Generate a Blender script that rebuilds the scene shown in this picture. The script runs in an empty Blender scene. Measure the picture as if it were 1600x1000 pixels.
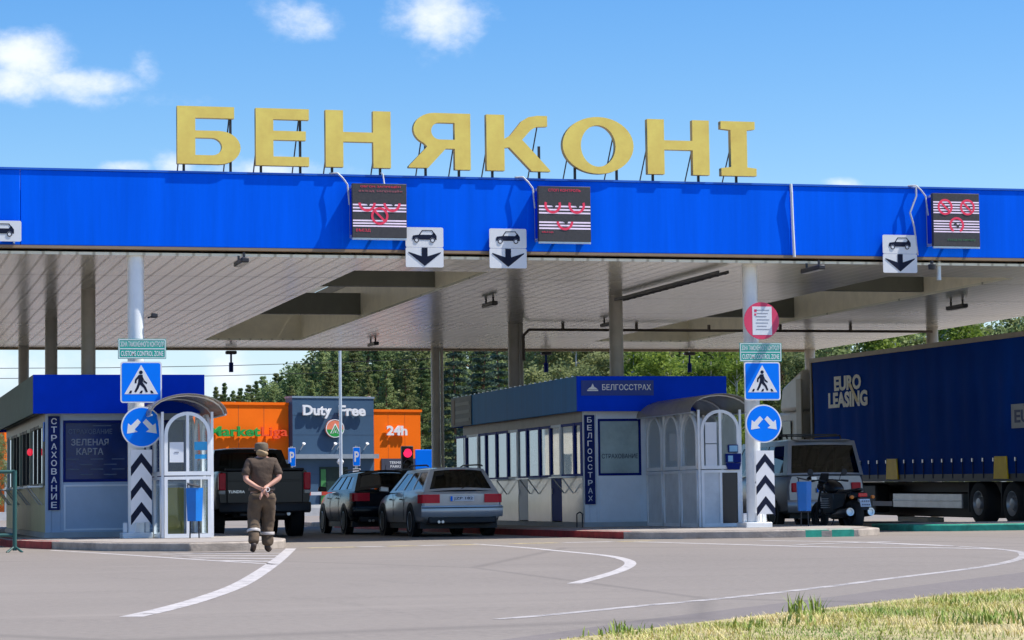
import bpy, bmesh, math, random
from mathutils import Vector, Matrix
SC = bpy.context.scene
COL = SC.collection
R_ = math.radians
rnd = random.Random(7)

# ------------------------------------------------------------------ camera, world, sun, exposure
ROT = ((0.9655427, 0.0058980, 0.2601778), (-0.2599102, 0.0725273, 0.9629052), (-0.0131907, -0.9973490, 0.0715612))
EYE = Vector((0, 0, 0.76))
FPX = 3890.0
cd = bpy.data.cameras.new('camera'); cam = bpy.data.objects.new('camera', cd); COL.objects.link(cam)
cd.sensor_width = 36; cd.lens = 36 * FPX / 1600; cd.clip_end = 5000; cd.clip_start = 0.1
m = Matrix.Identity(4)
for i in range(3):
    m[i][0] = ROT[i][0]; m[i][1] = -ROT[i][1]; m[i][2] = -ROT[i][2]; m[i][3] = EYE[i]
cam.matrix_world = m
SC.camera = cam
SUN = Vector((0.50, -0.17, 0.85)).normalized()      # direction towards the sun
SUN_STRENGTH = 4.2
SKY_STRENGTH = 0.12
SC.view_settings.view_transform = 'Standard'; SC.view_settings.look = 'None'
SC.view_settings.exposure = 0.55; SC.view_settings.gamma = 1
SC.render.engine = 'CYCLES'
SC.cycles.max_bounces = 7; SC.cycles.diffuse_bounces = 4; SC.cycles.glossy_bounces = 4
SC.cycles.transparent_max_bounces = 12; SC.cycles.use_denoising = True
SC.cycles.caustics_reflective = False; SC.cycles.caustics_refractive = False

def ray(px, py):
    a = (px - 800, py - 500, FPX)
    return Vector([sum(ROT[i][k] * a[k] for k in range(3)) for i in range(3)])
def at(px, py, Y):                                     # the world point of a photo pixel at depth Y
    d = ray(px, py); return EYE + d * (Y / d.y)
def g(px, py, z=0.0):                                  # the world point of a photo pixel on a level z
    d = ray(px, py); return EYE + d * ((z - EYE.z) / d.z)

ld = bpy.data.lights.new('sun', 'SUN'); ld.energy = SUN_STRENGTH; ld.angle = R_(0.53); ld.color = (1, .955, .88)
lo = bpy.data.objects.new('sun', ld); COL.objects.link(lo)
lo.rotation_euler = SUN.to_track_quat('Z', 'Y').to_euler(); lo.location = (30, -5, 60)

W = bpy.data.worlds.new('World'); SC.world = W; W.use_nodes = True
def build_world():
    nt = W.node_tree; N = nt.nodes; L = nt.links
    N.clear()
    out = N.new('ShaderNodeOutputWorld')
    sky = N.new('ShaderNodeTexSky'); sky.sky_type = 'NISHITA'; sky.sun_disc = False
    sky.sun_elevation = math.asin(SUN.z); sky.sun_rotation = math.atan2(SUN.x, SUN.y)
    sky.air_density = 1.0; sky.dust_density = 0.6; sky.ozone_density = 2.2; sky.altitude = 150
    hsv = N.new('ShaderNodeHueSaturation'); hsv.inputs['Saturation'].default_value = 1.45; hsv.inputs['Value'].default_value = .98; hsv.inputs['Hue'].default_value = .508
    L.new(sky.outputs[0], hsv.inputs['Color'])
    bg = N.new('ShaderNodeBackground'); bg.inputs[1].default_value = SKY_STRENGTH
    tc = N.new('ShaderNodeTexCoord')
    sep = N.new('ShaderNodeSeparateXYZ'); L.new(tc.outputs['Generated'], sep.inputs[0])
    def mth(op, a, b=None, c=None):
        n = N.new('ShaderNodeMath'); n.operation = op
        for i, v in enumerate((a, b, c)):
            if v is None: continue
            if isinstance(v, (int, float)): n.inputs[i].default_value = v
            else: L.new(v, n.inputs[i])
        return n.outputs[0]
    ysafe = mth('MAXIMUM', sep.outputs[1], 0.02)
    u = mth('DIVIDE', sep.outputs[0], ysafe); v = mth('DIVIDE', sep.outputs[2], ysafe)
    nz = N.new('ShaderNodeTexNoise'); nz.inputs['Scale'].default_value = 34; nz.inputs['Detail'].default_value = 7; nz.inputs['Roughness'].default_value = .62
    mp = N.new('ShaderNodeMapping'); mp.inputs['Scale'].default_value = (1, 1, 1.5)
    L.new(tc.outputs['Generated'], mp.inputs[0]); L.new(mp.outputs[0], nz.inputs['Vector'])
    pale = N.new('ShaderNodeMix'); pale.data_type = 'RGBA'
    pf = N.new('ShaderNodeMapRange'); pf.interpolation_type = 'SMOOTHSTEP'; pf.inputs[1].default_value = .02; pf.inputs[2].default_value = .12; pf.inputs[3].default_value = .72; pf.inputs[4].default_value = 0
    L.new(sep.outputs[2], pf.inputs[0]); L.new(pf.outputs[0], pale.inputs[0]); L.new(hsv.outputs[0], pale.inputs[6]); pale.inputs[7].default_value = (3.9, 4.9, 6.1, 1)
    L.new(pale.outputs[2], bg.inputs[0])
    # cumulus: direction of its middle (as a photo pixel), half width, half height, density
    clouds = [(38, 88, 66, 42, 1.0), (20, 125, 60, 34, .9), (120, 130, 120, 26, .75), (232, 105, 32, 42, .6), (190, 128, 60, 24, .55),
              (485, 22, 80, 40, .62), (690, 20, 82, 60, .95), (620, 18, 60, 40, .6), (187, 262, 50, 13, .8), (280, 262, 38, 20, .8),
              (410, 268, 140, 20, .85), (1316, 288, 34, 11, .75), (352, 590, 40, 45, 1.0), (250, 600, 140, 34, .85), (60, 590, 160, 50, .8), (150, 150, 190, 20, .5), (330, 560, 60, 30, .7), (-200, 60, 120, 60, 1), (1900, 120, 200, 60, .8)]
    tot = None
    for (px, py, a, b, dens) in clouds:
        d = ray(px, py); u0 = d.x / d.y; v0 = d.z / d.y
        ku = a / FPX * 1.3; kv = b / FPX * 1.3
        du = mth('DIVIDE', mth('SUBTRACT', u, u0), ku); dv = mth('DIVIDE', mth('SUBTRACT', v, v0), kv)
        r2 = mth('ADD', mth('MULTIPLY', du, du), mth('MULTIPLY', dv, dv))
        e = mth('MULTIPLY', mth('POWER', 2.718, mth('MULTIPLY', r2, -1.0)), dens)
        tot = e if tot is None else mth('MAXIMUM', tot, e)
    nn = mth('MULTIPLY_ADD', mth('SUBTRACT', nz.outputs[0], .5), 1.9, mth('MULTIPLY_ADD', tot, 1.25, -.42))
    mr = N.new('ShaderNodeMapRange'); mr.interpolation_type = 'SMOOTHSTEP'
    mr.inputs[1].default_value = 0.0; mr.inputs[2].default_value = 1.05
    L.new(nn, mr.inputs[0])
    fac = mth('MULTIPLY', mth('MULTIPLY', mr.outputs[0], mth('GREATER_THAN', sep.outputs[1], .1)), mth('MULTIPLY', mth('MINIMUM', mth('MULTIPLY', tot, 3.0), 1.0), .93))
    cb = N.new('ShaderNodeBackground'); cb.inputs[0].default_value = (.82, .86, .95, 1); cb.inputs[1].default_value = 0.86
    mx = N.new('ShaderNodeMixShader'); L.new(fac, mx.inputs[0]); L.new(bg.outputs[0], mx.inputs[1]); L.new(cb.outputs[0], mx.inputs[2])
    L.new(mx.outputs[0], out.inputs[0])
build_world()

# ------------------------------------------------------------------ materials
MATS = {}
def mat(name, col, rough=.5, metal=0.0, var=.12, vs=2.5, bump=0.0, bs=60, spec=.5, coat=0.0, emit=0.0, detail=5, stretch=None):
    if name in MATS: return MATS[name]
    m = bpy.data.materials.new(name); m.use_nodes = True
    nt = m.node_tree; N = nt.nodes; L = nt.links
    p = N['Principled BSDF']
    tc = N.new('ShaderNodeTexCoord'); mp = N.new('ShaderNodeMapping')
    if stretch: mp.inputs['Scale'].default_value = stretch
    L.new(tc.outputs['Object'], mp.inputs[0])
    nz = N.new('ShaderNodeTexNoise'); nz.inputs['Scale'].default_value = vs; nz.inputs['Detail'].default_value = detail; nz.inputs['Roughness'].default_value = .65
    L.new(mp.outputs[0], nz.inputs['Vector'])
    rp = N.new('ShaderNodeValToRGB')
    rp.color_ramp.elements[0].position = .3; rp.color_ramp.elements[1].position = .7
    rp.color_ramp.elements[0].color = (*[max(0, c * (1 - var)) for c in col], 1)
    rp.color_ramp.elements[1].color = (*[min(1, c * (1 + var)) for c in col], 1)
    L.new(nz.outputs[0], rp.inputs[0]); L.new(rp.outputs[0], p.inputs['Base Color'])
    p.inputs['Roughness'].default_value = rough; p.inputs['Metallic'].default_value = metal
    p.inputs['Specular IOR Level'].default_value = spec; p.inputs['Coat Weight'].default_value = coat
    p.inputs['Coat Roughness'].default_value = .08
    if emit:
        L.new(rp.outputs[0], p.inputs['Emission Color']); p.inputs['Emission Strength'].default_value = emit
    if bump:
        n2 = N.new('ShaderNodeTexNoise'); n2.inputs['Scale'].default_value = bs; n2.inputs['Detail'].default_value = 4
        L.new(mp.outputs[0], n2.inputs['Vector'])
        b = N.new('ShaderNodeBump'); b.inputs['Strength'].default_value = bump; b.inputs['Distance'].default_value = .02
        L.new(n2.outputs[0], b.inputs['Height']); L.new(b.outputs[0], p.inputs['Normal'])
    MATS[name] = m
    return m
def glass(name, tint=(.55, .62, .65), refl=.55, rough=.02):
    if name in MATS: return MATS[name]
    m = bpy.data.materials.new(name); m.use_nodes = True
    nt = m.node_tree; N = nt.nodes; L = nt.links
    out = N['Material Output']; N.remove(N['Principled BSDF'])
    t = N.new('ShaderNodeBsdfTransparent'); t.inputs[0].default_value = (*tint, 1)
    gl = N.new('ShaderNodeBsdfGlossy'); gl.inputs['Roughness'].default_value = rough; gl.inputs[0].default_value = (.9, .95, 1, 1)
    lw = N.new('ShaderNodeLayerWeight'); lw.inputs[0].default_value = .5     # facing only, so it does not matter which side of the pane is its front
    pw = N.new('ShaderNodeMath'); pw.operation = 'POWER'; L.new(lw.outputs['Facing'], pw.inputs[0]); pw.inputs[1].default_value = 4.0
    fr = N.new('ShaderNodeMath'); fr.operation = 'MULTIPLY_ADD'; L.new(pw.outputs[0], fr.inputs[0]); fr.inputs[1].default_value = .85; fr.inputs[2].default_value = .04 + max(0, refl - .25) * .4
    nz = N.new('ShaderNodeTexNoise'); nz.inputs['Scale'].default_value = 1.6
    b = N.new('ShaderNodeBump'); b.inputs['Strength'].default_value = .03; b.inputs['Distance'].default_value = .02
    tc = N.new('ShaderNodeTexCoord'); L.new(tc.outputs['Object'], nz.inputs['Vector'])
    L.new(nz.outputs[0], b.inputs['Height']); L.new(b.outputs[0], gl.inputs['Normal'])
    mx = N.new('ShaderNodeMixShader'); L.new(fr.outputs[0], mx.inputs[0])
    L.new(t.outputs[0], mx.inputs[1]); L.new(gl.outputs[0], mx.inputs[2]); L.new(mx.outputs[0], out.inputs[0])
    MATS[name] = m
    return m
def asphalt(name, c0, c1):
    m = bpy.data.materials.new(name); m.use_nodes = True
    nt = m.node_tree; N = nt.nodes; L = nt.links; p = N['Principled BSDF']
    tc = N.new('ShaderNodeTexCoord')
    def noise(sc, det=5, st=(1, 1, 1)):
        mp = N.new('ShaderNodeMapping'); mp.inputs['Scale'].default_value = st
        L.new(tc.outputs['Object'], mp.inputs[0])
        n = N.new('ShaderNodeTexNoise'); n.inputs['Scale'].default_value = sc; n.inputs['Detail'].default_value = det; n.inputs['Roughness'].default_value = .7
        L.new(mp.outputs[0], n.inputs['Vector']); return n.outputs[0]
    big = noise(.12, 4, (1, .5, 1)); fine = noise(14, 6); mid = noise(.7, 5, (1.3, .35, 1))
    def mix(f, a, b, t='MIX'):
        n = N.new('ShaderNodeMix'); n.data_type = 'RGBA'; n.blend_type = t
        if isinstance(f, float): n.inputs[0].default_value = f
        else: L.new(f, n.inputs[0])
        for k, x in ((6, a), (7, b)):
            if isinstance(x, tuple): n.inputs[k].default_value = (*x, 1)
            else: L.new(x, n.inputs[k])
        return n.outputs[2]
    def ramp(f, lo_, hi):
        n = N.new('ShaderNodeMapRange'); n.inputs[1].default_value = lo_; n.inputs[2].default_value = hi; L.new(f, n.inputs[0]); return n.outputs[0]
    c = mix(ramp(big, .35, .65), c0, c1)
    c = mix(ramp(noise(.35, 6, (.12, 1.6, 1)), .52, .72), c, tuple(x * .88 for x in c0)); c = mix(ramp(noise(.5, 7, (.25, .9, 1)), .56, .70), c, tuple(x * 1.14 for x in c1)); c = mix(ramp(noise(1.1, 3, (1, .6, 1)), .68, .74), c, tuple(x * .72 for x in c0))
    c = mix(ramp(mid, .56, .74), c, tuple(x * .86 for x in c0))
    c = mix(ramp(fine, .3, .7), c, tuple(x * 1.1 for x in c1))
    wv = N.new('ShaderNodeTexNoise'); wv.inputs['Scale'].default_value = .5
    # tar seams, thin and irregular
    mp = N.new('ShaderNodeMapping'); mp.inputs['Scale'].default_value = (.16, .05, 1); L.new(tc.outputs['Object'], mp.inputs[0])
    vo = N.new('ShaderNodeTexVoronoi'); vo.feature = 'DISTANCE_TO_EDGE'; vo.inputs['Scale'].default_value = 1.0
    L.new(mp.outputs[0], vo.inputs['Vector'])
    sm = N.new('ShaderNodeMapRange'); sm.inputs[1].default_value = .0; sm.inputs[2].default_value = .012; sm.inputs[3].default_value = .35; sm.inputs[4].default_value = 0
    L.new(vo.outputs['Distance'], sm.inputs[0])
    c = mix(sm.outputs[0], c, tuple(x * .5 for x in c0))
    L.new(c, p.inputs['Base Color']); p.inputs['Roughness'].default_value = .82
    b = N.new('ShaderNodeBump'); b.inputs['Strength'].default_value = .5; b.inputs['Distance'].default_value = .01
    L.new(noise(60, 3), b.inputs['Height']); L.new(b.outputs[0], p.inputs['Normal'])
    return m
def ceiling_mat():
    m = bpy.data.materials.new('ceiling_panels'); m.use_nodes = True
    nt = m.node_tree; N = nt.nodes; L = nt.links; p = N['Principled BSDF']
    tc = N.new('ShaderNodeTexCoord')
    def wave(sc, axis):
        w = N.new('ShaderNodeTexWave'); w.bands_direction = axis; w.inputs['Scale'].default_value = sc; w.inputs['Distortion'].default_value = 0
        L.new(tc.outputs['Object'], w.inputs['Vector']); return w.outputs['Fac']
    def mr(f, a, b, c=0., d=1.):
        n = N.new('ShaderNodeMapRange'); n.inputs[1].default_value = a; n.inputs[2].default_value = b; n.inputs[3].default_value = c; n.inputs[4].default_value = d
        L.new(f, n.inputs[0]); return n.outputs[0]
    ribs = mr(wave(.314 / .30, 'X'), 0, .16); seams = mr(wave(.314 / 4.4, 'Y'), 0, .0022)
    nz = N.new('ShaderNodeTexNoise'); nz.inputs['Scale'].default_value = .35; nz.inputs['Detail'].default_value = 6; L.new(tc.outputs['Object'], nz.inputs['Vector'])
    rp = N.new('ShaderNodeValToRGB'); rp.color_ramp.elements[0].position = .3; rp.color_ramp.elements[1].position = .7
    rp.color_ramp.elements[0].color = (.82, .80, .64, 1); rp.color_ramp.elements[1].color = (.93, .91, .77, 1)
    L.new(nz.outputs[0], rp.inputs[0])
    mu = N.new('ShaderNodeMath'); mu.operation = 'MULTIPLY'; L.new(mr(ribs, 0, 1, .6, 1), mu.inputs[0]); L.new(mr(seams, 0, 1, .35, 1), mu.inputs[1])
    mx = N.new('ShaderNodeMix'); mx.data_type = 'RGBA'; mx.blend_type = 'MULTIPLY'; mx.inputs[0].default_value = 1
    L.new(rp.outputs[0], mx.inputs[6]); L.new(mu.outputs[0], mx.inputs[7]); L.new(mx.outputs[2], p.inputs['Base Color'])
    p.inputs['Roughness'].default_value = .22; p.inputs['Specular IOR Level'].default_value = .8; p.inputs['Coat Roughness'].default_value = .18
    m3 = N.new('ShaderNodeMath'); m3.operation = 'MULTIPLY'; L.new(mr(ribs, 0, 1, .1, 1), m3.inputs[0]); L.new(mr(seams, 0, 1, 0, 1), m3.inputs[1]); L.new(mr(m3.outputs[0], 0, 1, 0, .8), p.inputs['Coat Weight']); L.new(mr(m3.outputs[0], 0, 1, .02, .75), p.inputs['Specular IOR Level'])
    n3 = N.new('ShaderNodeTexNoise'); n3.inputs['Scale'].default_value = 1.0; n3.inputs['Detail'].default_value = 2
    mp = N.new('ShaderNodeMapping'); mp.inputs['Scale'].default_value = (4.5, .25, 1); L.new(tc.outputs['Object'], mp.inputs[0]); L.new(mp.outputs[0], n3.inputs['Vector'])
    b0 = N.new('ShaderNodeBump'); b0.inputs['Strength'].default_value = .14; b0.inputs['Distance'].default_value = .02; L.new(n3.outputs[0], b0.inputs['Height'])
    b = N.new('ShaderNodeBump'); b.inputs['Strength'].default_value = .12; b.inputs['Distance'].default_value = .01
    L.new(ribs, b.inputs['Height']); L.new(b0.outputs[0], b.inputs['Normal']); L.new(b.outputs[0], p.inputs['Normal'])
    return m
def leaf_mat(name, a, b):
    m = bpy.data.materials.new(name); m.use_nodes = True
    nt = m.node_tree; N = nt.nodes; L = nt.links; p = N['Principled BSDF']
    oi = N.new('ShaderNodeObjectInfo'); tc = N.new('ShaderNodeTexCoord')
    nz = N.new('ShaderNodeTexNoise'); nz.inputs['Scale'].default_value = .8; nz.inputs['Detail'].default_value = 5; L.new(tc.outputs['Object'], nz.inputs['Vector'])
    ad = N.new('ShaderNodeMath'); ad.operation = 'MULTIPLY_ADD'; ad.inputs[1].default_value = .5; L.new(oi.outputs['Random'], ad.inputs[0]); L.new(nz.outputs[0], ad.inputs[2])
    rp = N.new('ShaderNodeValToRGB'); rp.color_ramp.elements[0].position = .4; rp.color_ramp.elements[1].position = 1.0
    rp.color_ramp.elements[0].color = (*a, 1); rp.color_ramp.elements[1].color = (*b, 1)
    L.new(ad.outputs[0], rp.inputs[0]); L.new(rp.outputs[0], p.inputs['Base Color']); p.inputs['Roughness'].default_value = .6
    p.inputs['Specular IOR Level'].default_value = .2
    tl = N.new('ShaderNodeBsdfTranslucent'); L.new(rp.outputs[0], tl.inputs[0]); mx = N.new('ShaderNodeMixShader'); mx.inputs[0].default_value = .42
    L.new(p.outputs[0], mx.inputs[1]); L.new(tl.outputs[0], mx.inputs[2]); L.new(mx.outputs[0], N['Material Output'].inputs[0])
    return m

BLUE = mat('blue_fascia_paint', (.0, .125, .90), .55, spec=.04, var=.11, vs=.9, stretch=(3.5, 1, .22), bump=.12, bs=2.5)
KBLUE = mat('kiosk_blue_panel', (.0, .05, .66), .5, spec=.05, var=.1, vs=1.2)
KGREY = mat('kiosk_grey_panel', (.02, .20, .50), .5, spec=.06, var=.12, vs=1.2, stretch=(1, 6, .2))
NAVY = mat('navy_frame', (.003, .015, .16), .5, spec=.12)
FRB = mat('blue_window_frame', (.0, .02, .26), .5, spec=.08)
NAVYB = mat('navy_sign_board', (.002, .014, .12), .45, spec=.15)
WHITE = mat('white_paint', (.78, .78, .77), .45, var=.06)
WPANEL = mat('white_wall_panel', (.72, .78, .84), .45, var=.07, vs=1.5)
BPANEL = mat('cream_wall_panel', (.82, .79, .70), .28, spec=.8, coat=.6, var=.1, vs=1.5)
COLGREY = mat('column_grey', (.42, .38, .33), .35, var=.12)
COLWHITE = mat('column_white', (.86, .88, .89), .3, spec=.7, coat=.35, var=.06, bump=.1, bs=8)
CEIL = ceiling_mat()
RECESS = mat('recess_cream', (.80, .74, .58), .35, var=.1)
BEAM = mat('beam_green_grey', (.10, .105, .085), .45)
DARK = mat('dark_metal', (.025, .025, .03), .5)
BLACK = mat('black_plastic', (.012, .012, .014), .55)
RUBBER = mat('tyre_rubber', (.013, .013, .014), .8, var=.3, bump=.2)
STEEL = mat('steel', (.55, .56, .58), .3, metal=.9)
ALU = mat('aluminium', (.62, .65, .68), .35, metal=.55)
GOLD = mat('gold_letter_paint', (.97, .69, .16), .5, spec=.2, var=.16, vs=1.6, bump=.1, bs=5)
GOLDSIDE = mat('gold_letter_edge', (.35, .24, .05), .5)
SBLUE = mat('sign_blue', (.0, .21, .95), .45, spec=.12, var=.04)
SWHITE = mat('sign_white', (.80, .80, .80), .4, var=.04)
SBLACK = mat('sign_black', (.010, .014, .035), .5, spec=.15, var=.05)
STEAL = mat('sign_teal', (.01, .38, .30), .4, var=.05)
SRED = mat('sign_red', (.75, .05, .13), .4, var=.06)
PAPER = mat('paper', (.78, .80, .82), .7, var=.03)
INK = mat('grey_ink', (.25, .27, .32), .7)
CONC = mat('kerb_concrete', (.40, .34, .28), .85, var=.3, vs=3, bump=.4, bs=30)
PAVE = mat('island_paving', (.36, .32, .28), .85, var=.2, vs=1.5, bump=.3, bs=40)
KRED = mat('kerb_red_paint', (.34, .03, .03), .7, var=.35, vs=4)
KGREEN = mat('kerb_green_paint', (.03, .36, .24), .7, var=.4, vs=3)
LINEW = mat('road_paint_white', (.50, .46, .43), .8, var=.3, vs=6, detail=8)
LINEF = mat('road_paint_faded', (.42, .385, .36), .8, var=.2, vs=5, detail=8)
def worn(m, lo, hi):
    nt = m.node_tree; N = nt.nodes; L = nt.links; tc = N.new('ShaderNodeTexCoord'); nz = N.new('ShaderNodeTexNoise'); nz.inputs['Scale'].default_value = 5; nz.inputs['Detail'].default_value = 8; nz.inputs['Roughness'].default_value = .75
    L.new(tc.outputs['Object'], nz.inputs['Vector']); mr = N.new('ShaderNodeMapRange'); mr.inputs[1].default_value = lo; mr.inputs[2].default_value = hi; L.new(nz.outputs[0], mr.inputs[0]); L.new(mr.outputs[0], N['Principled BSDF'].inputs['Alpha'])
worn(LINEW, .30, .44); worn(LINEF, .32, .50)
LINEY = mat('road_paint_yellow', (.52, .42, .22), .8, var=.3, vs=6); worn(LINEY, .30, .48)
ROAD = asphalt('asphalt', (.190, .162, .134), (.252, .216, .180))
GRASS = mat('meadow', (.10, .12, .03), .9, var=.4, vs=.3, bump=.5, bs=8)
GLASS = glass('window_glass', (.42, .5, .52), .62)
CARGLASS = glass('car_glass', (.05, .065, .07), .22)
CLEAR = glass('clear_pane', (.92, .95, .96), .18)
POLY = mat('smoky_roof_sheet', (.42, .39, .34), .25, var=.12)
def _poly():
    nt = POLY.node_tree; N = nt.nodes; L = nt.links; tr = N.new('ShaderNodeBsdfTransparent'); tr.inputs[0].default_value = (.62, .58, .52, 1); mx = N.new('ShaderNodeMixShader'); mx.inputs[0].default_value = .35
    L.new(N['Principled BSDF'].outputs[0], mx.inputs[1]); L.new(tr.outputs[0], mx.inputs[2]); L.new(mx.outputs[0], N['Material Output'].inputs[0])
_poly()
BINB = mat('bin_blue', (.0, .17, .60), .4, var=.1)
ORANGE = mat('orange_cladding', (.98, .17, .008), .6, spec=.1, var=.06, vs=.6)
SHOPGREY = mat('slate_cladding', (.04, .09, .16), .5, var=.1, vs=.6)
GREENL = mat('green_letter', (.02, .30, .05), .4)
REDL = mat('red_letter', (.85, .08, .02), .4)
TAILRED = mat('tail_lamp_red', (.72, .008, .03), .3, var=.1, spec=.3)
AMBER = mat('amber_lamp', (.8, .22, .02), .2)
LEDW = mat('led_white', (.72, .60, .74), .5, emit=.30)
LEDR = mat('led_red', (.60, .03, .08), .5, emit=.30)
LEDK = mat('led_panel', (.055, .05, .05), .5, var=.2, vs=30)
SKIN_ = mat('skin', (.58, .30, .21), .5, var=.08)
UNI = mat('olive_brown_uniform', (.085, .055, .036), .85, var=.3, vs=7, bump=.9, bs=9)
UNI2 = mat('brown_trousers', (.105, .070, .042), .85, var=.3, vs=7, bump=.9, bs=8)
HAIR = mat('blond_hair', (.34, .23, .12), .6, var=.25, vs=20)
BOOT = mat('boot_leather', (.05, .032, .025), .6, var=.2)
REFLB = mat('reflective_band', (.55, .50, .46), .4)

# ------------------------------------------------------------------ mesh helpers
def link(o, parent=None):
    COL.objects.link(o)
    if parent is not None: o.parent = parent
    return o
def tag(o, label=None, cat=None, group=None, kind=None):
    if label: o['label'] = label
    if cat: o['category'] = cat
    if group: o['group'] = group
    if kind: o['kind'] = kind
    return o
def empty(name, loc, label, cat, group=None, rz=0.0):
    o = bpy.data.objects.new(name, None); link(o); o.empty_display_size = .2
    o.location = loc; o.rotation_euler = (0, 0, rz)
    return tag(o, label, cat, group)
class MB:
    def __init__(s, off=(0, 0, 0)): s.v = []; s.f = []; s.o = Vector(off)
    def add(s, vs, fs):
        b = len(s.v); s.v += [tuple(Vector(x) - s.o) for x in vs]; s.f += [tuple(b + i for i in f) for f in fs]; return s
    def box(s, x0, x1, y0, y1, z0, z1):
        x0, x1 = min(x0, x1), max(x0, x1); y0, y1 = min(y0, y1), max(y0, y1); z0, z1 = min(z0, z1), max(z0, z1)
        return s.add([(x0, y0, z0), (x1, y0, z0), (x1, y1, z0), (x0, y1, z0), (x0, y0, z1), (x1, y0, z1), (x1, y1, z1), (x0, y1, z1)],
                     [(3, 2, 1, 0), (4, 5, 6, 7), (0, 1, 5, 4), (1, 2, 6, 5), (2, 3, 7, 6), (3, 0, 4, 7)])
    def hexa(s, p): return s.add(p, [(3, 2, 1, 0), (4, 5, 6, 7), (0, 1, 5, 4), (1, 2, 6, 5), (2, 3, 7, 6), (3, 0, 4, 7)])
    def tube(s, p0, p1, r0, r1=None, n=12, caps=True):
        p0 = Vector(p0); p1 = Vector(p1); r1 = r0 if r1 is None else r1
        d = (p1 - p0).normalized(); a = d.orthogonal().normalized(); b = d.cross(a)
        vs = []
        for p, r in ((p0, r0), (p1, r1)):
            for i in range(n):
                t = 2 * math.pi * i / n; vs.append(p + (a * math.cos(t) + b * math.sin(t)) * r)
        fs = [(i, (i + 1) % n, n + (i + 1) % n, n + i) for i in range(n)]
        if caps: fs += [tuple(range(n - 1, -1, -1)), tuple(range(n, 2 * n))]
        return s.add(vs, fs)
    def path(s, pts, r, n=6):
        for a, b in zip(pts, pts[1:]): s.tube(a, b, r, r, n)
        return s
    def poly(s, pts): return s.add(pts, [tuple(range(len(pts)))])
    def slab(s, pts, z0, z1):                          # polygon (counter-clockwise) made into a slab
        n = len(pts); vs = [(x, y, z0) for x, y in pts] + [(x, y, z1) for x, y in pts]
        return s.add(vs, [tuple(range(n - 1, -1, -1)), tuple(range(n, 2 * n))] + [(i, (i + 1) % n, n + (i + 1) % n, n + i) for i in range(n)])
    def lathe(s, prof, axis_o, ax, n=24):              # profile of (radius, distance along axis)
        o = Vector(axis_o); d = Vector(ax).normalized(); a = d.orthogonal().normalized(); b = d.cross(a); vs = []; fs = []
        for r, h in prof:
            for i in range(n):
                t = 2 * math.pi * i / n; vs.append(o + d * h + (a * math.cos(t) + b * math.sin(t)) * r)
        for k in range(len(prof) - 1):
            for i in range(n):
                j = (i + 1) % n; fs.append((k * n + i, k * n + j, (k + 1) * n + j, (k + 1) * n + i))
        return s.add(vs, fs)
    def grid(s, P):                                    # rows of points
        n = len(P[0]); vs = [p for r in P for p in r]
        return s.add(vs, [(i * n + j, i * n + j + 1, (i + 1) * n + j + 1, (i + 1) * n + j) for i in range(len(P) - 1) for j in range(n - 1)])
    def build(s, name, material, parent=None, smooth=False, bevel=0.0, ang=38):
        me = bpy.data.meshes.new(name); me.from_pydata(s.v, [], s.f); me.update()
        bm = bmesh.new(); bm.from_mesh(me); bmesh.ops.recalc_face_normals(bm, faces=bm.faces); bm.to_mesh(me); bm.free()
        me.materials.append(material)
        o = bpy.data.objects.new(name, me); link(o, parent)
        if bevel:
            md = o.modifiers.new('bevel', 'BEVEL'); md.width = bevel; md.segments = 2; md.limit_method = 'ANGLE'; md.angle_limit = R_(40)
        if smooth or bevel:
            for p in me.polygons: p.use_smooth = True
            me.set_sharp_from_angle(angle=R_(ang))
        return o
def curve_mesh(cu):
    o = bpy.data.objects.new('tmp', cu); me = bpy.data.meshes.new_from_object(o)
    bpy.data.objects.remove(o); bpy.data.curves.remove(cu); return me
def plate(me, name, material, parent, org, right, up, off=(0, 0, 0)):   # flat mesh (x right, y up, z outwards) stood in the world
    r = Vector(right).normalized(); u = Vector(up).normalized(); n = r.cross(u); o = Vector(org) - Vector(off)
    me.transform(Matrix(((r.x, u.x, n.x, o.x), (r.y, u.y, n.y, o.y), (r.z, u.z, n.z, o.z), (0, 0, 0, 1))))
    me.materials.clear(); me.materials.append(material); me.name = name
    ob = bpy.data.objects.new(name, me); return link(ob, parent)
FRONT = ((1, 0, 0), (0, 0, 1))
LEFT = ((0, -1, 0), (0, 0, 1))
def text(body, name, material, parent, org, w, h, depth=.004, basis=FRONT, off=(0, 0, 0), bold=.0, keep=False, shear=0., spacing=1., line=1.):
    cu = bpy.data.curves.new(name, 'FONT'); cu.body = body; cu.size = 1; cu.extrude = .01; cu.offset = bold; cu.align_x = 'CENTER'
    cu.shear = shear; cu.space_character = spacing; cu.space_line = line; cu.resolution_u = 3
    me = curve_mesh(cu)
    xs = [v.co.x for v in me.vertices]; ys = [v.co.y for v in me.vertices]
    cx, cy = (min(xs) + max(xs)) / 2, (min(ys) + max(ys)) / 2; sx = w / (max(xs) - min(xs)); sy = h / (max(ys) - min(ys))
    if keep: sx = sy = min(sx, sy)
    for v in me.vertices: v.co = ((v.co.x - cx) * sx, (v.co.y - cy) * sy, (v.co.z + .01) / .02 * depth)
    return plate(me, name, material, parent, org, *basis, off)
def shape(loops, name, material, parent, org, depth=.004, basis=FRONT, off=(0, 0, 0)):   # outlines with holes, extruded outwards
    cu = bpy.data.curves.new(name, 'CURVE'); cu.dimensions = '2D'; cu.fill_mode = 'BOTH'; cu.extrude = depth / 2
    for lp in loops:
        sp = cu.splines.new('POLY'); sp.points.add(len(lp) - 1); sp.use_cyclic_u = True
        for p, q in zip(sp.points, lp): p.co = (q[0], q[1], 0, 1)
    me = curve_mesh(cu)
    for v in me.vertices: v.co.z += depth / 2
    return plate(me, name, material, parent, org, *basis, off)
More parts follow.
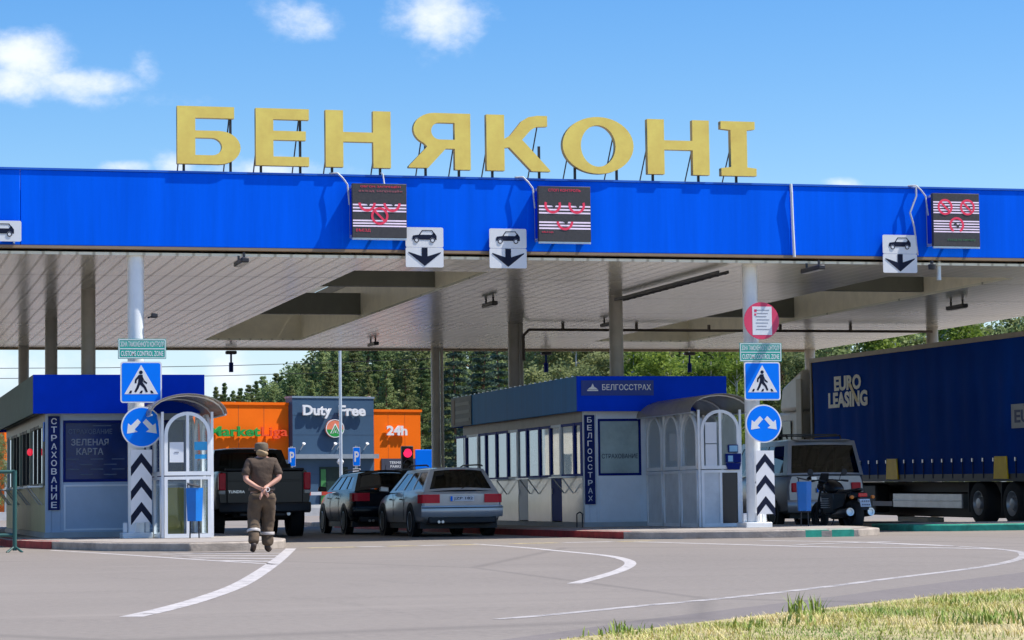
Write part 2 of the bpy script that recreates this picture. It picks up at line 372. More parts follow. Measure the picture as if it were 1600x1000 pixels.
def arc(cx, cy, rx, ry, a0, a1, n=14):
    return [(cx + rx * math.cos(R_(a0 + (a1 - a0) * i / n)), cy + ry * math.sin(R_(a0 + (a1 - a0) * i / n))) for i in range(n + 1)]
def circ(cx, cy, rx, ry=None, n=28): return arc(cx, cy, rx, ry or rx, 0, 360 - 360 / n, n - 1)
def rrect(w, h, r=.03, cx=0, cy=0):
    x, y = w / 2 - r, h / 2 - r
    return arc(cx + x, cy + y, r, r, 0, 90, 4) + arc(cx - x, cy + y, r, r, 90, 180, 4) + arc(cx - x, cy - y, r, r, 180, 270, 4) + arc(cx + x, cy - y, r, r, 270, 360, 4)
def rect(x0, y0, x1, y1): return [(x0, y0), (x1, y0), (x1, y1), (x0, y1)]
def skin(name, pts, edges, radii, material, parent, sub=2, root=0):
    me = bpy.data.meshes.new(name); me.from_pydata([tuple(p) for p in pts], edges, []); me.update()
    o = bpy.data.objects.new(name, me); COL.objects.link(o)
    o.modifiers.new('s', 'SKIN'); sm = o.modifiers.new('u', 'SUBSURF'); sm.levels = sub
    sk = me.skin_vertices[0].data
    for i, r in enumerate(radii):
        sk[i].radius = (r, r) if isinstance(r, (int, float)) else r
        sk[i].use_root = (i == root)
    bpy.context.view_layer.update()
    ev = o.evaluated_get(bpy.context.evaluated_depsgraph_get())
    m2 = bpy.data.meshes.new_from_object(ev); bpy.data.objects.remove(o)
    m2.name = name; m2.materials.clear(); m2.materials.append(material)
    for p in m2.polygons: p.use_smooth = True
    ob = bpy.data.objects.new(name, m2); return link(ob, parent)

# ------------------------------------------------------------------ the setting: ground, road, islands, markings
tag(MB().box(-700, 900, -60, 1500, -.6, -.02).build('ground', GRASS), kind='structure')
tag(MB().poly([(-60, -30, 0), (80, -30, 0), (80, 170, 0), (-60, 170, 0)]).build('road', ROAD), kind='structure')
def island(name, pts, h, top, side, off=.16):
    o = MB().slab(pts, -.02, h - .004).build(name, side, bevel=.02); tag(o, kind='structure')
    return o
def inset(pts, d):
    n = len(pts); out = []
    for i in range(n):
        a, b, c = Vector(pts[i - 1]), Vector(pts[i]), Vector(pts[(i + 1) % n])
        e1 = (b - a).normalized(); e2 = (c - b).normalized(); n1 = Vector((-e1.y, e1.x)); n2 = Vector((-e2.y, e2.x))
        k = (n1 + n2); k = k / max(.3, k.dot(n1)); out.append(tuple(b + k * d))
    return out
ISL_L = [(2.95, 46.5), (3.3, 44.1), (4.2, 40.6), (5.3, 39.2), (6.3, 39.3), (7.0, 40.4), (7.35, 42.2), (7.45, 46), (7.4, 75), (2.95, 75)]
ISL_R = [(13.6, 47.2), (13.75, 43.3), (14.6, 42.35), (16.0, 42.0), (17.7, 41.75), (18.5, 42.7), (19.25, 45.3), (19.35, 48), (19.35, 75), (13.6, 75)]
ISL_G = [(20.75, 46.2), (21.3, 45.6), (26.2, 44.3), (27.0, 44.8), (27.0, 48.3), (26.0, 48.9), (21.0, 48.9)]
ISL_FL = [(-9.5, 47), (-8.5, 43), (-6, 43), (-5.2, 47), (-5.2, 75), (-9.5, 75)]
for nm, P, mt_ in (('island_kerb', ISL_L, CONC), ('island_kerb', ISL_R, CONC), ('island_kerb', ISL_G, KGREEN), ('island_kerb', ISL_FL, CONC)):
    tag(MB().slab(P, -.02, .136).build(nm, mt_, bevel=.025), kind='structure')
    tag(MB().poly([(x, y, .141) for x, y in inset(P, .2)]).build('island_pavement', PAVE), kind='structure')
def kerb_paint(pts, name, mt_, h=.139):                # painted stretches of kerb, a skin a little proud of the stone
    b = MB()
    for (x0, y0), (x1, y1) in zip(pts, pts[1:]):
        d = Vector((x1 - x0, y1 - y0)).normalized(); nx, ny = d.y, -d.x
        o1 = .008
        A = (x0 + nx * o1, y0 + ny * o1); B = (x1 + nx * o1, y1 + ny * o1); C = (x1 - nx * .17, y1 - ny * .17); D = (x0 - nx * .17, y0 - ny * .17)
        b.add([(*A, 0), (*B, 0), (*B, h - .012), (*A, h - .012), (*C, h + .002), (*D, h + .002)], [(0, 1, 2, 3), (3, 2, 4, 5)])
    return tag(b.build(name, mt_), kind='structure')
kerb_paint([(13.6, 70), (13.6, 47.2), (13.75, 43.3)], 'road_marking', KRED)
kerb_paint([(16.6, 41.93), (17.0, 41.86)], 'road_marking', KGREEN)
for a, b in ((.0, .32), (.36, .66), (.70, .98)):
    p0, p1 = Vector((16.95, 41.88)), Vector((18.0, 42.05))
kerb_paint([(16.72, 41.90), (17.15, 41.84)], 'road_marking', KGREEN); kerb_paint([(17.2, 41.83), (17.6, 41.77)], 'road_marking', KGREEN)
kerb_paint([(7.45, 46), (7.4, 70)], 'road_marking', KRED)
kerb_paint([(2.95, 70), (2.95, 46.5), (3.3, 44.1), (3.5, 43.3)], 'road_marking', KRED)

EDGE = [g(930, 1003), g(1010, 992), g(1100, 981), g(1300, 957), g(1450, 940), g(1610, 925)]
INNER = [g(760, 1003), g(900, 984), g(1000, 969), g(1150, 951), g(1320, 930), g(1450, 913), g(1610, 893)]
tag(MB().poly([(p.x, p.y, .0010) for p in INNER] + [(p.x + .25, p.y - .25, .0010) for p in EDGE[::-1]]).build('road_edge', asphalt('old_asphalt', (.155, .130, .115), (.205, .175, .155))), kind='structure')
def stripe(pix, w, mt_, z=.0020, taper=True):
    pts = [g(*p) for p in pix]; b = MB(); L_, R2 = [], []
    # resample with a Catmull-Rom curve so that the painted line bends smoothly
    sm = []
    for i in range(len(pts) - 1):
        p0 = pts[max(0, i - 1)]; p1 = pts[i]; p2 = pts[i + 1]; p3 = pts[min(len(pts) - 1, i + 2)]
        for k in range(8):
            t = k / 8; sm.append(.5 * ((2 * p1) + (p2 - p0) * t + (2 * p0 - 5 * p1 + 4 * p2 - p3) * t * t + (3 * p1 - p0 - 3 * p2 + p3) * t ** 3))
    sm.append(pts[-1])
    for i, p in enumerate(sm):
        d = (sm[min(i + 1, len(sm) - 1)] - sm[max(0, i - 1)]); d.z = 0; d.normalize(); n = Vector((-d.y, d.x, 0))
        L_.append((p.x + n.x * w / 2, p.y + n.y * w / 2, z)); R2.append((p.x - n.x * w / 2, p.y - n.y * w / 2, z))
    b.grid([L_, R2]); return tag(b.build('road_marking', mt_), kind='structure')
stripe([(455, 857), (437, 873), (411, 892), (372, 915), (315, 936), (262, 951), (205, 964)], .17, LINEW)
stripe([(80, 860), (180, 866), (300, 874), (432, 882)], .12, LINEW)
for a, b in (((250, 866), (440, 864.5)), ((270, 869), (440, 868.5)), ((300, 872), (437, 873)), ((340, 876), (432, 877.5))): stripe([a, b], .3, LINEW, z=.0027)
stripe([(740, 850), (810, 855), (880, 861.5), (945, 868), (975, 874), (985, 881), (970, 891), (935, 902), (897, 912)], .135, LINEW)
stripe([(780, 968), (900, 957), (1000, 947), (1100, 938), (1250, 922), (1400, 903), (1520, 888), (1580, 877), (1600, 868), (1585, 861), (1520, 855), (1450, 852), (1360, 850)], .12, LINEF)
stripe([(990, 846.5), (1150, 851), (1300, 855), (1450, 856), (1560, 858)], .22, LINEW, z=.0027)
stripe([(1190, 845), (1330, 847), (1480, 853)], .22, LINEW, z=.0034)
stripe([(1240, 851.5), (1400, 846)], .24, LINEW, z=.0041)
for x0, x1, mt_ in ((480, 556, LINEY), (560, 600, LINEW), (606, 650, LINEY), (655, 700, LINEW), (704, 745, LINEY), (800, 870, LINEY), (880, 960, LINEW), (965, 1020, LINEY)):
    stripe([(x0, 857 - (x0 - 455) * .021), (x1, 857 - (x1 - 455) * .021)], .42, mt_, z=.0034)

# ------------------------------------------------------------------ canopy
CX0, CX1, CY0, CY1, CZ = -14.0, 29.4, 45.0, 72.3, 5.25
can = empty('canopy', (11, 58, 0), 'long blue fronted checkpoint canopy on slim columns over all the lanes', 'canopy')
CO = can.location
xs = [CX0, 3.08, 17.78, CX1]
for k in range(3):
    p = MB(CO).box(xs[k] + .004, xs[k + 1] - .004, CY0, CY0 + .12, 5.40, 6.75).build('fascia', BLUE, can, bevel=.01)
MB(CO).box(CX0, CX1, CY0 - .012, CY0 + .16, 5.345, 5.395).build('fascia_trim', mat('brown_trim', (.30, .21, .13), .5), can)
MB(CO).box(CX0, CX1, CY0 - .02, CY0 + .3, 6.752, 6.79).build('parapet_cap', mat('cap_blue', (.01, .12, .6), .4), can)
MB(CO).box(CX1 - .12, CX1, CY0 + .125, CY1, 5.30, 6.74).build('fascia', BLUE, can)
MB(CO).box(CX0, CX1 - .13, CY1 - .12, CY1, 5.31, 6.7).build('fascia', BLUE, can); MB(CO).box(CX0, CX1 - .13, CY1 - .125, CY1 + .01, 5.19, 5.305).build('fascia_trim', mat('brown_trim', (.30, .21, .13), .5), can)
# soffit sheets with two long openings (recesses) running with the lanes
RC = [(9.68, 12.4, 47.6, 68.6), (20.95, 23.85, 47.6, 68.6)]
b = MB(CO)
cuts = [CX0, RC[0][0], RC[0][1], RC[1][0], RC[1][1], CX1 - .13]
for k in range(5):
    if k in (1, 3):
        r = RC[k // 2]
        b.box(cuts[k], cuts[k + 1], CY0 + .13, r[2], CZ, CZ + .05); b.box(cuts[k], cuts[k + 1], r[3], CY1 - .13, CZ, CZ + .05)
    else: b.box(cuts[k], cuts[k + 1], CY0 + .13, CY1 - .13, CZ, CZ + .05)
b.build('soffit', CEIL, can)
b = MB(CO)
for k in range(5):
    if k in (1, 3): r = RC[k // 2]; b.box(cuts[k], cuts[k + 1], CY0 + .13, r[2], 6.2, 6.4); b.box(cuts[k], cuts[k + 1], r[3], CY1 - .13, 6.2, 6.4)
    else: b.box(cuts[k], cuts[k + 1], CY0 + .13, CY1 - .13, 6.2, 6.4)
b.build('roof', mat('roof_sheet', (.45, .44, .42), .7), can)
SKYL = mat('skylight_sheet', (.62, .60, .52), .5)
def _skyl():
    nt = SKYL.node_tree; N = nt.nodes; L = nt.links; tr = N.new('ShaderNodeBsdfTranslucent'); tr.inputs[0].default_value = (.20, .19, .16, 1); mx = N.new('ShaderNodeMixShader'); mx.inputs[0].default_value = .6
    L.new(N['Principled BSDF'].outputs[0], mx.inputs[1]); L.new(tr.outputs[0], mx.inputs[2]); L.new(mx.outputs[0], N['Material Output'].inputs[0])
_skyl()
for (x0, x1, y0, y1) in RC: MB(CO).poly([(x0, y0, 6.41), (x1, y0, 6.41), (x1, y1, 6.41), (x0, y1, 6.41)]).build('skylight', SKYL, can)
for (x0, x1, y0, y1) in RC:
    b = MB(CO)
    b.box(x0 - .06, x0, y0, y1, CZ + .052, 6.19); b.box(x1, x1 + .06, y0, y1, CZ + .052, 6.19); b.box(x0, x1, y0 - .06, y0, CZ + .052, 6.19); b.box(x0, x1, y1, y1 + .06, CZ + .052, 6.19)
    b.build('recess_lining', RECESS, can)
    for yb in (52.2, 60.2):
        MB(CO).box(x0 + .005, x1 - .005, yb, yb + .02, CZ + .1, CZ + .62).box(x0 + .005, x1 - .005, yb + .02, yb + .2, CZ + .1, CZ + .13).box(x0 + .005, x1 - .005, yb + .02, yb + .2, CZ + .6, CZ + .63).build('beam', BEAM, can)
COLS = []
def column(x, y, r, mt_, tall=CZ + .02):
    c = MB(CO).tube((x, y, .10), (x, y, tall), r, r, 28).build('column', mt_, can, smooth=True); COLS.append(c); return c
FL = (5.17, 45.35); FR = (17.2, 45.75)
for (x, y) in (FL, FR):
    c = column(x, y, .15, COLWHITE, 5.3)
    b = MB(CO).box(x - .27, x + .27, y - .27, y + .27, .13, .24)
    for dx, dy in ((-.2, 0), (.2, 0), (0, -.2), (0, .2)): b.box(x + dx - .04, x + dx + .04, y + dy - .04, y + dy + .04, .24, .42)
    bo = b.build('base', COLWHITE, None, bevel=.015); bo.parent = c
for px, Y in ((138, 52.6), (80, 61.3), (37, 71.6)): p = at(px, 520, Y); column(p.x, Y, .15, COLGREY)
for px, Y in ((963, 53.0), (803, 61.9), (680, 71.8)): p = at(px, 540, Y); column(p.x, Y, .155 if px != 680 else .14, COLGREY)
for px, Y in ((1457, 62.2), (1265, 71.8)): p = at(px, 540, Y); column(p.x, Y, .16, COLGREY)
for x in (-7.2,):
    for Y in (45.4, 53, 62, 71.7): column(x, Y, .15, COLGREY)
# drain pipe strapped to the middle columns
for px, Y in ((803, 61.9), (680, 71.8)):
    p = at(px, 540, Y); MB(CO).tube((p.x + .17, Y - .12, .2), (p.x + .17, Y - .12, CZ), .045, n=8).build('drain_pipe', COLGREY, can, smooth=True)
# white conduit down the fascia seam
MB(CO).path([(17.79, 44.95, 6.78), (17.79, 44.93, 6.6), (17.81, 44.95, 6.0), (17.83, 44.95, 5.36)], .03, 8).build('conduit', WHITE, can, smooth=True)
# cable ladder and pipes below the soffit
b = MB(CO)
for dx in (-.1, .1): b.box(16.75 + dx - .015, 16.75 + dx + .015, 46.0, 52.8, 5.12, 5.18)
y = 46.1
while y < 52.7: b.box(16.65, 16.85, y, y + .05, 5.11, 5.125); y += .45
b.build('cable_ladder', DARK, can)
b = MB(CO); pc = at(803, 510, 61.9)
b.path([(pc.x + .2, 61.7, 4.3), (pc.x + .2, 61.7, 4.95), (pc.x + .35, 61.7, 5.1), (28.4, 61.7, 5.1)], .035, 8)
for x in range(18, 28, 2): b.box(x, x + .06, 61.66, 61.74, 5.1, 5.25)
b.build('pipe', mat('pipe_brown', (.10, .075, .06), .5), can, smooth=True)

def fixed_lamp(p, label, rz=0, L=.95):
    t = empty('ceiling_lamp', (p.x, p.y, CZ), label, 'lamp', 'ceiling lamps under the canopy', rz)
    MB().box(-.07, .07, -L / 2, L / 2, -.19, -.10).build('housing', DARK, t, bevel=.02)
    MB().box(-.055, .055, -L / 2 + .05, L / 2 - .05, -.20, -.192).build('diffuser', mat('lamp_diffuser', (.5, .5, .46), .3), t)
    MB().box(-.02, .02, -L * .35, -L * .35 + .03, -.10, 0).build('bracket', DARK, t); MB().box(-.02, .02, L * .35 - .03, L * .35, -.10, 0).build('bracket', DARK, t)
for px, py, lb in ((377, 410, 'slim dark ceiling lamp left of the long recess near the fascia'), (583, 538, 'slim dark ceiling lamp by the rear edge right of the recess'), (765, 476, 'slim dark ceiling lamp between the second and third column'),
                   (950, 507, 'slim dark ceiling lamp left of the grey column above the insurance kiosk'), (1270, 421, 'slim dark ceiling lamp right of the white front column'), (1495, 480, 'slim dark ceiling lamp above the blue lorry trailer')):
    p = g(px, py, CZ - .15); fixed_lamp(p, lb)
for px, lb in ((361, 'dark camera tube hanging from the rear canopy edge left of the shop'), (1077, 'dark camera tube hanging from the rear canopy edge above the blue kiosk'), (853, 'dark camera tube hanging at the rear edge beside birch trunks')):
    p = at(px, 546, 72.0)
    t = empty('hanging_camera', (p.x, 72.0, 5.16), lb, 'camera', 'cameras hanging from the rear canopy edge')
    MB().box(-.16, .16, -.1, .1, -.10, .0).build('mount', DARK, t, bevel=.03)
    MB().tube((0, 0, -.1), (0, 0, -.34), .03, n=8).tube((0, 0, -.34), (0, 0, -.62), .065, n=12).build('tube', NAVY, t, smooth=True)
p = at(237, 496, 45.2)
t = empty('surveillance_camera', (p.x, 45.3, p.z), 'small dark camera bracketed to the left white front column', 'camera')
MB().tube((-.06, 0, 0), (.03, -.02, .03), .015, n=8).build('arm', DARK, t); MB().box(.0, .11, -.12, .05, .0, .08).build('housing', DARK, t, bevel=.015)
p0 = at(1467, 403, 45.25); p1 = at(1467, 437, 45.25)
tag(MB().tube(p0 + Vector((0, 0, .05)), p1, .045, n=14).tube(p1 + Vector((0, 0, .05)), p1 + Vector((0, 0, -.01)), .05, n=14).build('hanging_tube', ALU, smooth=True), 'short grey metal tube hanging below the fascia under the right screen', 'tube')
t = empty('flood_light', g(1456, 412, 5.2), 'tiny dark spot lamp below the fascia left of the hanging tube', 'lamp')
MB().lathe([(.0, -.12), (.07, -.11), (.08, -.02), (.03, .0), (.03, .06)], (0, 0, 0), (0, 0, 1), 10).build('housing', DARK, t, smooth=True)

# ------------------------------------------------------------------ big gold letters on the roof edge
def lerp_poly(pts): return pts
LET = {
 'Б': [[(0, 0), (.66, 0)] + arc(.66, .29, .34, .29, -90, 90, 14) + [(.285, .58), (.285, .80), (.90, .80), (.90, 1), (0, 1)],
       [(.285, .155), (.54, .155)] + arc(.55, .305, .155, .15, -90, 90, 10) + [(.285, .455)]],
 'Е': [[(0, 0), (1, 0), (1, .16), (.33, .16), (.33, .45), (.94, .45), (.94, .61), (.33, .61), (.33, .81), (1, .81), (1, 1), (0, 1)]],
 'Н': [[(0, 0), (.27, 0), (.27, .45), (.73, .45), (.73, 0), (1, 0), (1, 1), (.73, 1), (.73, .62), (.27, .62), (.27, 1), (0, 1)]],
 'Я': [[(1, 1), (.42, 1)] + arc(.42, .71, .34, .29, 90, 240, 14) + [(.30, .40), (.0, .05), (0, .02), (.31, .02), (.60, .37), (.745, .37), (.745, 0), (1, 0)],
       [(.745, .83), (.50, .83)] + arc(.50, .68, .135, .15, 90, 270, 10) + [(.745, .53)]],
 'К': [[(0, 0), (.28, 0), (.28, .41), (.36, .42), (.71, .0), (1, .0), (1, .02), (.62, .49), (.56, .56), (.70, .74), (.79, .80), (.96, .81), (.96, 1), (.80, 1), (.66, .97), (.56, .90), (.38, .64), (.28, .57), (.28, 1), (0, 1)]],
 'О': [circ(.5, .5, .5, .5, 44), circ(.5, .49, .245, .365, 36)],
 'І': [[(0, 0), (1, 0), (1, .14), (.74, .16), (.74, .84), (.97, .86), (.97, 1), (0, 1), (0, .86), (.28, .84), (.28, .16), (0, .14)]]}
LW = [('Б', 5.88, 7.04, 'first', 'wide gold Cyrillic letter with a bowl, first of the roof sign'), ('Е', 7.32, 8.31, '', 'gold letter E with three bars on the roof edge'),
      ('Н', 8.62, 9.85, '', 'gold letter H left of the gold mirrored R on the roof edge'), ('Я', 10.19, 11.38, '', 'gold mirrored R letter in the middle of the roof sign'), ('К', 11.69, 12.93, '', 'gold letter K with a broken dark support on the roof edge'),
      ('О', 13.18, 14.59, '', 'round gold letter O on the roof edge'), ('Н', 14.87, 16.12, '', 'gold letter H right of the round gold O'), ('І', 16.36, 17.08, '', 'narrow gold letter I with serifs at the right end of the roof sign')]
for ch, x0, x1, _, lb in LW:
    w = x1 - x0; z0, z1 = 6.915, 7.975
    if ch == 'О': z0 -= .02; z1 += .01
    t = empty('sign_letter', ((x0 + x1) / 2, 44.98, 6.79), lb, 'letter', 'gold letters of the roof sign')
    o = t.location
    f = shape([[(x * w, y * (z1 - z0)) for x, y in lp] for lp in LET[ch]], 'letter_face', GOLD, t, (x0, 44.94, z0), .012, off=o)
    shape([[(x * w, y * (z1 - z0)) for x, y in lp] for lp in LET[ch]], 'letter_return', GOLDSIDE, f, (x0, 45.07, z0), .128, off=o)
    for fx in ((.12, .86) if ch not in 'ЯІО' else ((.30, .84) if ch == 'Я' else ((.5,) if ch == 'І' else (.2, .79)))):
        xp = x0 + fx * w
        MB(o).box(xp - .022, xp + .022, 45.08, 45.12, 6.795, z0 + (.92 if ch in 'БЕН' else .5)).build('post', DARK, t)
        MB(o).tube((xp - .02, 45.12, z0 + .9), (xp - .02, 46.3, 6.3), .013, n=6).build('stay', DARK, t)

# ------------------------------------------------------------------ lane signs hung on the fascia
def car_pict(parent, org, off, w=.5):
    s = w
    a = shape([[(-.5 * s, -.10 * s), (-.5 * s, .02 * s), (-.46 * s, .07 * s), (-.22 * s, .10 * s), (.30 * s, .10 * s), (.40 * s, .20 * s), (.5 * s, .06 * s), (.5 * s, -.10 * s)]], 'pictogram', SBLACK, parent, org, .003, off=off)
    shape([[(-.24 * s, .09 * s), (-.10 * s, .29 * s), (.32 * s, .29 * s), (.44 * s, .12 * s), (.40 * s, .11 * s), (.30 * s, .26 * s), (-.08 * s, .26 * s), (-.19 * s, .09 * s)]], 'pictogram', SBLACK, parent, org, .003, off=off)
    for cx in (-.33, .33):
        shape([circ(cx * s, -.12 * s, .105 * s)], 'pictogram', SWHITE, parent, Vector(org) + Vector((0, -.0035, 0)), .002, off=off)
        shape([circ(cx * s, -.12 * s, .10 * s), circ(cx * s, -.12 * s, .065 * s)], 'pictogram', SBLACK, parent, Vector(org) + Vector((0, -.006, 0)), .002, off=off)
def lane_sign(x, lb, arrow=True):
    t = empty('lane_sign', (x, 44.86, 5.8), lb, 'sign', 'car lane signs on the fascia')
    o = t.location
    pl = shape([rrect(.72, .37, .03)], 'car_plate', SWHITE, t, (x, 44.86, 5.625), .012, off=o); car_pict(pl, (x, 44.845, 5.625), o, .46)
    for q in (-.235, .235): MB(o).box(x + q - .015, x + q + .015, 44.875, 44.995, 5.41, 5.78).build('bracket', STEEL, t)
    if arrow: MB(o).box(x - .03, x + .03, 44.875, 44.9, 5.1, 5.75).build('bracket', STEEL, t)
    if arrow:
        pl = shape([rrect(.72, .37, .03)], 'arrow_plate', SWHITE, t, (x, 44.86, 5.25), .012, off=o)
        shape([[(-.055, .18), (-.055, .02), (-.31, .10), (-.31, .085), (0, -.16), (.31, .085), (.31, .10), (.055, .02), (.055, .18)]], 'pictogram', SBLACK, pl, (x, 44.845, 5.25), .003, off=o)
lane_sign(10.455, 'white car over down arrow lane sign right of the left dark screen'); lane_sign(12.06, 'white car over down arrow lane sign left of the middle dark screen')
lane_sign(20.0, 'white car over down arrow lane sign left of the right dark screen'); lane_sign(2.73, 'white car lane sign cut by the left edge of the photo', False)

# ------------------------------------------------------------------ dark LED screens
def screen(x0, x1, z0, z1, lb, kind):
    t = empty('display_screen', ((x0 + x1) / 2, 44.9, z0), lb, 'screen', 'dark display screens on the fascia'); o = t.location
    w = x1 - x0; h = z1 - z0; yf = 44.62; cx = (x0 + x1) / 2
    body = MB(o).box(x0, x1, yf, yf + .10, z0, z1).build('panel', LEDK, t, bevel=.006)
    fr = MB(o)
    for xx in (x0 + .02, x1 - .06):
        fr.box(xx, xx + .04, yf + .101, 44.995, z0 + .02, z0 + .06).box(xx, xx + .04, yf + .101, 44.995, z1 - .06, z1 - .02).box(xx, xx + .04, 44.955, 44.995, z0 + .061, z1 - .061)
    fr.box(x0 + .0, x1, yf + .02, yf + .06, z0 - .04, z0 - .003)
    fr.build('frame', ALU, t)
    MB(o).box(x0 + .02, x0 + .03, yf + .11, 44.95, z0 + .07, z1 - .07).build('side_sheet', KBLUE, t)
    bars = MB(o)
    def bar(f0, n, step, th): 
        for k in range(n): bars.box(x0 + .008, x1 - .008, yf - .003, yf - .0005, z0 + h * f0 + k * step * h, z0 + h * (f0 + th) + k * step * h)
    rings = []; rad = .16 * w
    if kind == 'a':
        bar(.475, 3, .058, .028); bar(.20, 3, .050, .026); rings = [(.27, .64, 180, 360), (.73, .64, 180, 360), (.5, .40, 0, 360)]
    elif kind == 'b':
        bar(.50, 3, .060, .028); bar(.22, 3, .055, .028); rings = [(.27, .66, 160, 380), (.73, .66, 160, 380), (.5, .36, 180, 360)]
    else:
        bar(.62, 5, .050, .024); bar(.26, 5, .050, .024); rings = [(.26, .74, 0, 360), (.74, .74, 0, 360), (.5, .40, -60, 240)]
    bars.build('lit_lines', LEDW, body)
    loops = []
    for (fx, fz, a0, a1) in rings:
        c = (x0 + fx * w - cx, fz * h)
        if a1 - a0 >= 360: lp = [circ(*c, rad), circ(*c, rad * .74)]
        else: lp = [arc(*c, rad, rad, a0, a1, 18) + arc(*c, rad * .72, rad * .72, a1, a0, 18)]
        shape(lp, 'red_symbol', LEDR, body, (cx, yf - .004, z0), .003, off=o)
        shape([[(c[0] - rad * .45, c[1] + rad * .1), (c[0] - rad * .1, c[1] + rad * .35), (c[0] + rad * .1, c[1]), (c[0] + rad * .5, c[1] + rad * .2), (c[0] + rad * .2, c[1] - rad * .4), (c[0] - rad * .1, c[1] - rad * .1)]], 'dark_symbol', LEDK, body, (cx, yf - .0045, z0), .003, off=o)
        if a1 - a0 < 360: continue
        bq = rad * .66
        shape([[(c[0] - bq, c[1] + bq * .75), (c[0] - bq * .75, c[1] + bq), (c[0] + bq, c[1] - bq * .75), (c[0] + bq * .75, c[1] - bq)]], 'red_symbol', LEDR, body, (cx, yf - .0075, z0), .002, off=o)
    if kind == 'a':
        text('ОБГОН ЗАПРЕЩЁН', 'lettering', LEDR, body, (cx + .02, yf - .003, z1 - .055), w * .74, .05, .002, off=o); text('ВЪЕЗД', 'lettering', LEDR, body, (x0 + .2, yf - .003, z0 + .13), .27, .06, .002, off=o)
        text('въезд запрещён', 'lettering', mat('dim_led', (.4, .12, .15), .5, emit=.12), body, (cx + .02, yf - .003, z1 - .14), w * .8, .05, .002, off=o)
    if kind == 'b': text('СТОП КОНТРОЛЬ', 'lettering', LEDR, body, (cx, yf - .003, z1 - .075), w * .62, .05, .002, off=o); text('ВЪЕЗД', 'lettering', LEDR, body, (x0 + .17, yf - .003, z0 + .17), .22, .03, .002, off=o)
    if kind == 'c': text('въезд по сигналу', 'lettering', mat('dim_green_led', (.06, .2, .08), .5, emit=.05), body, (cx + .1, yf - .003, z0 + .12), w * .6, .05, .002, off=o)
    # cables from the roof edge
    CB = mat('grey_cable', (.62, .62, .62), .5)
    c = MB(o); c.path([(x0 - .35, 45.0, 6.80), (x0 - .22, 44.9, 6.80), (x0 - .12, 44.88, 6.70), (x0 - .04, 44.86, 6.58), (x0 - .02, 44.8, 6.2)], .016, 6); c.build('cable', CB, t, smooth=True)
    if kind == 'c': c = MB(o); c.path([(x0 - .30, 45.0, 6.80), (x0 - .24, 44.86, 6.76), (x0 - .24, 44.86, 6.58), (x0 - .38, 44.86, 6.25), (x0 - .30, 44.86, 5.98), (x0 - .26, 44.86, 5.6), (x0 - .22, 44.9, 5.42)], .018, 6); c.build('cable', CB, t, smooth=True)
    if kind == 'a': c = MB(o); c.path([(x0 + .62, 45.0, 6.83), (x0 + .63, 44.86, 6.79), (x0 + .64, 44.8, 6.6)], .014, 6); c.build('cable', CB, t, smooth=True)
screen(9.05, 10.07, 5.58, 6.58, 'left dark display screen whose red ring sits between two other signs', 'a')
screen(12.60, 13.62, 5.56, 6.60, 'middle dark display screen with dim red rings beneath the gold O and K', 'b')
screen(20.62, 21.61, 5.58, 6.62, 'right dark display screen with three red ringed symbols and looping cable', 'c')

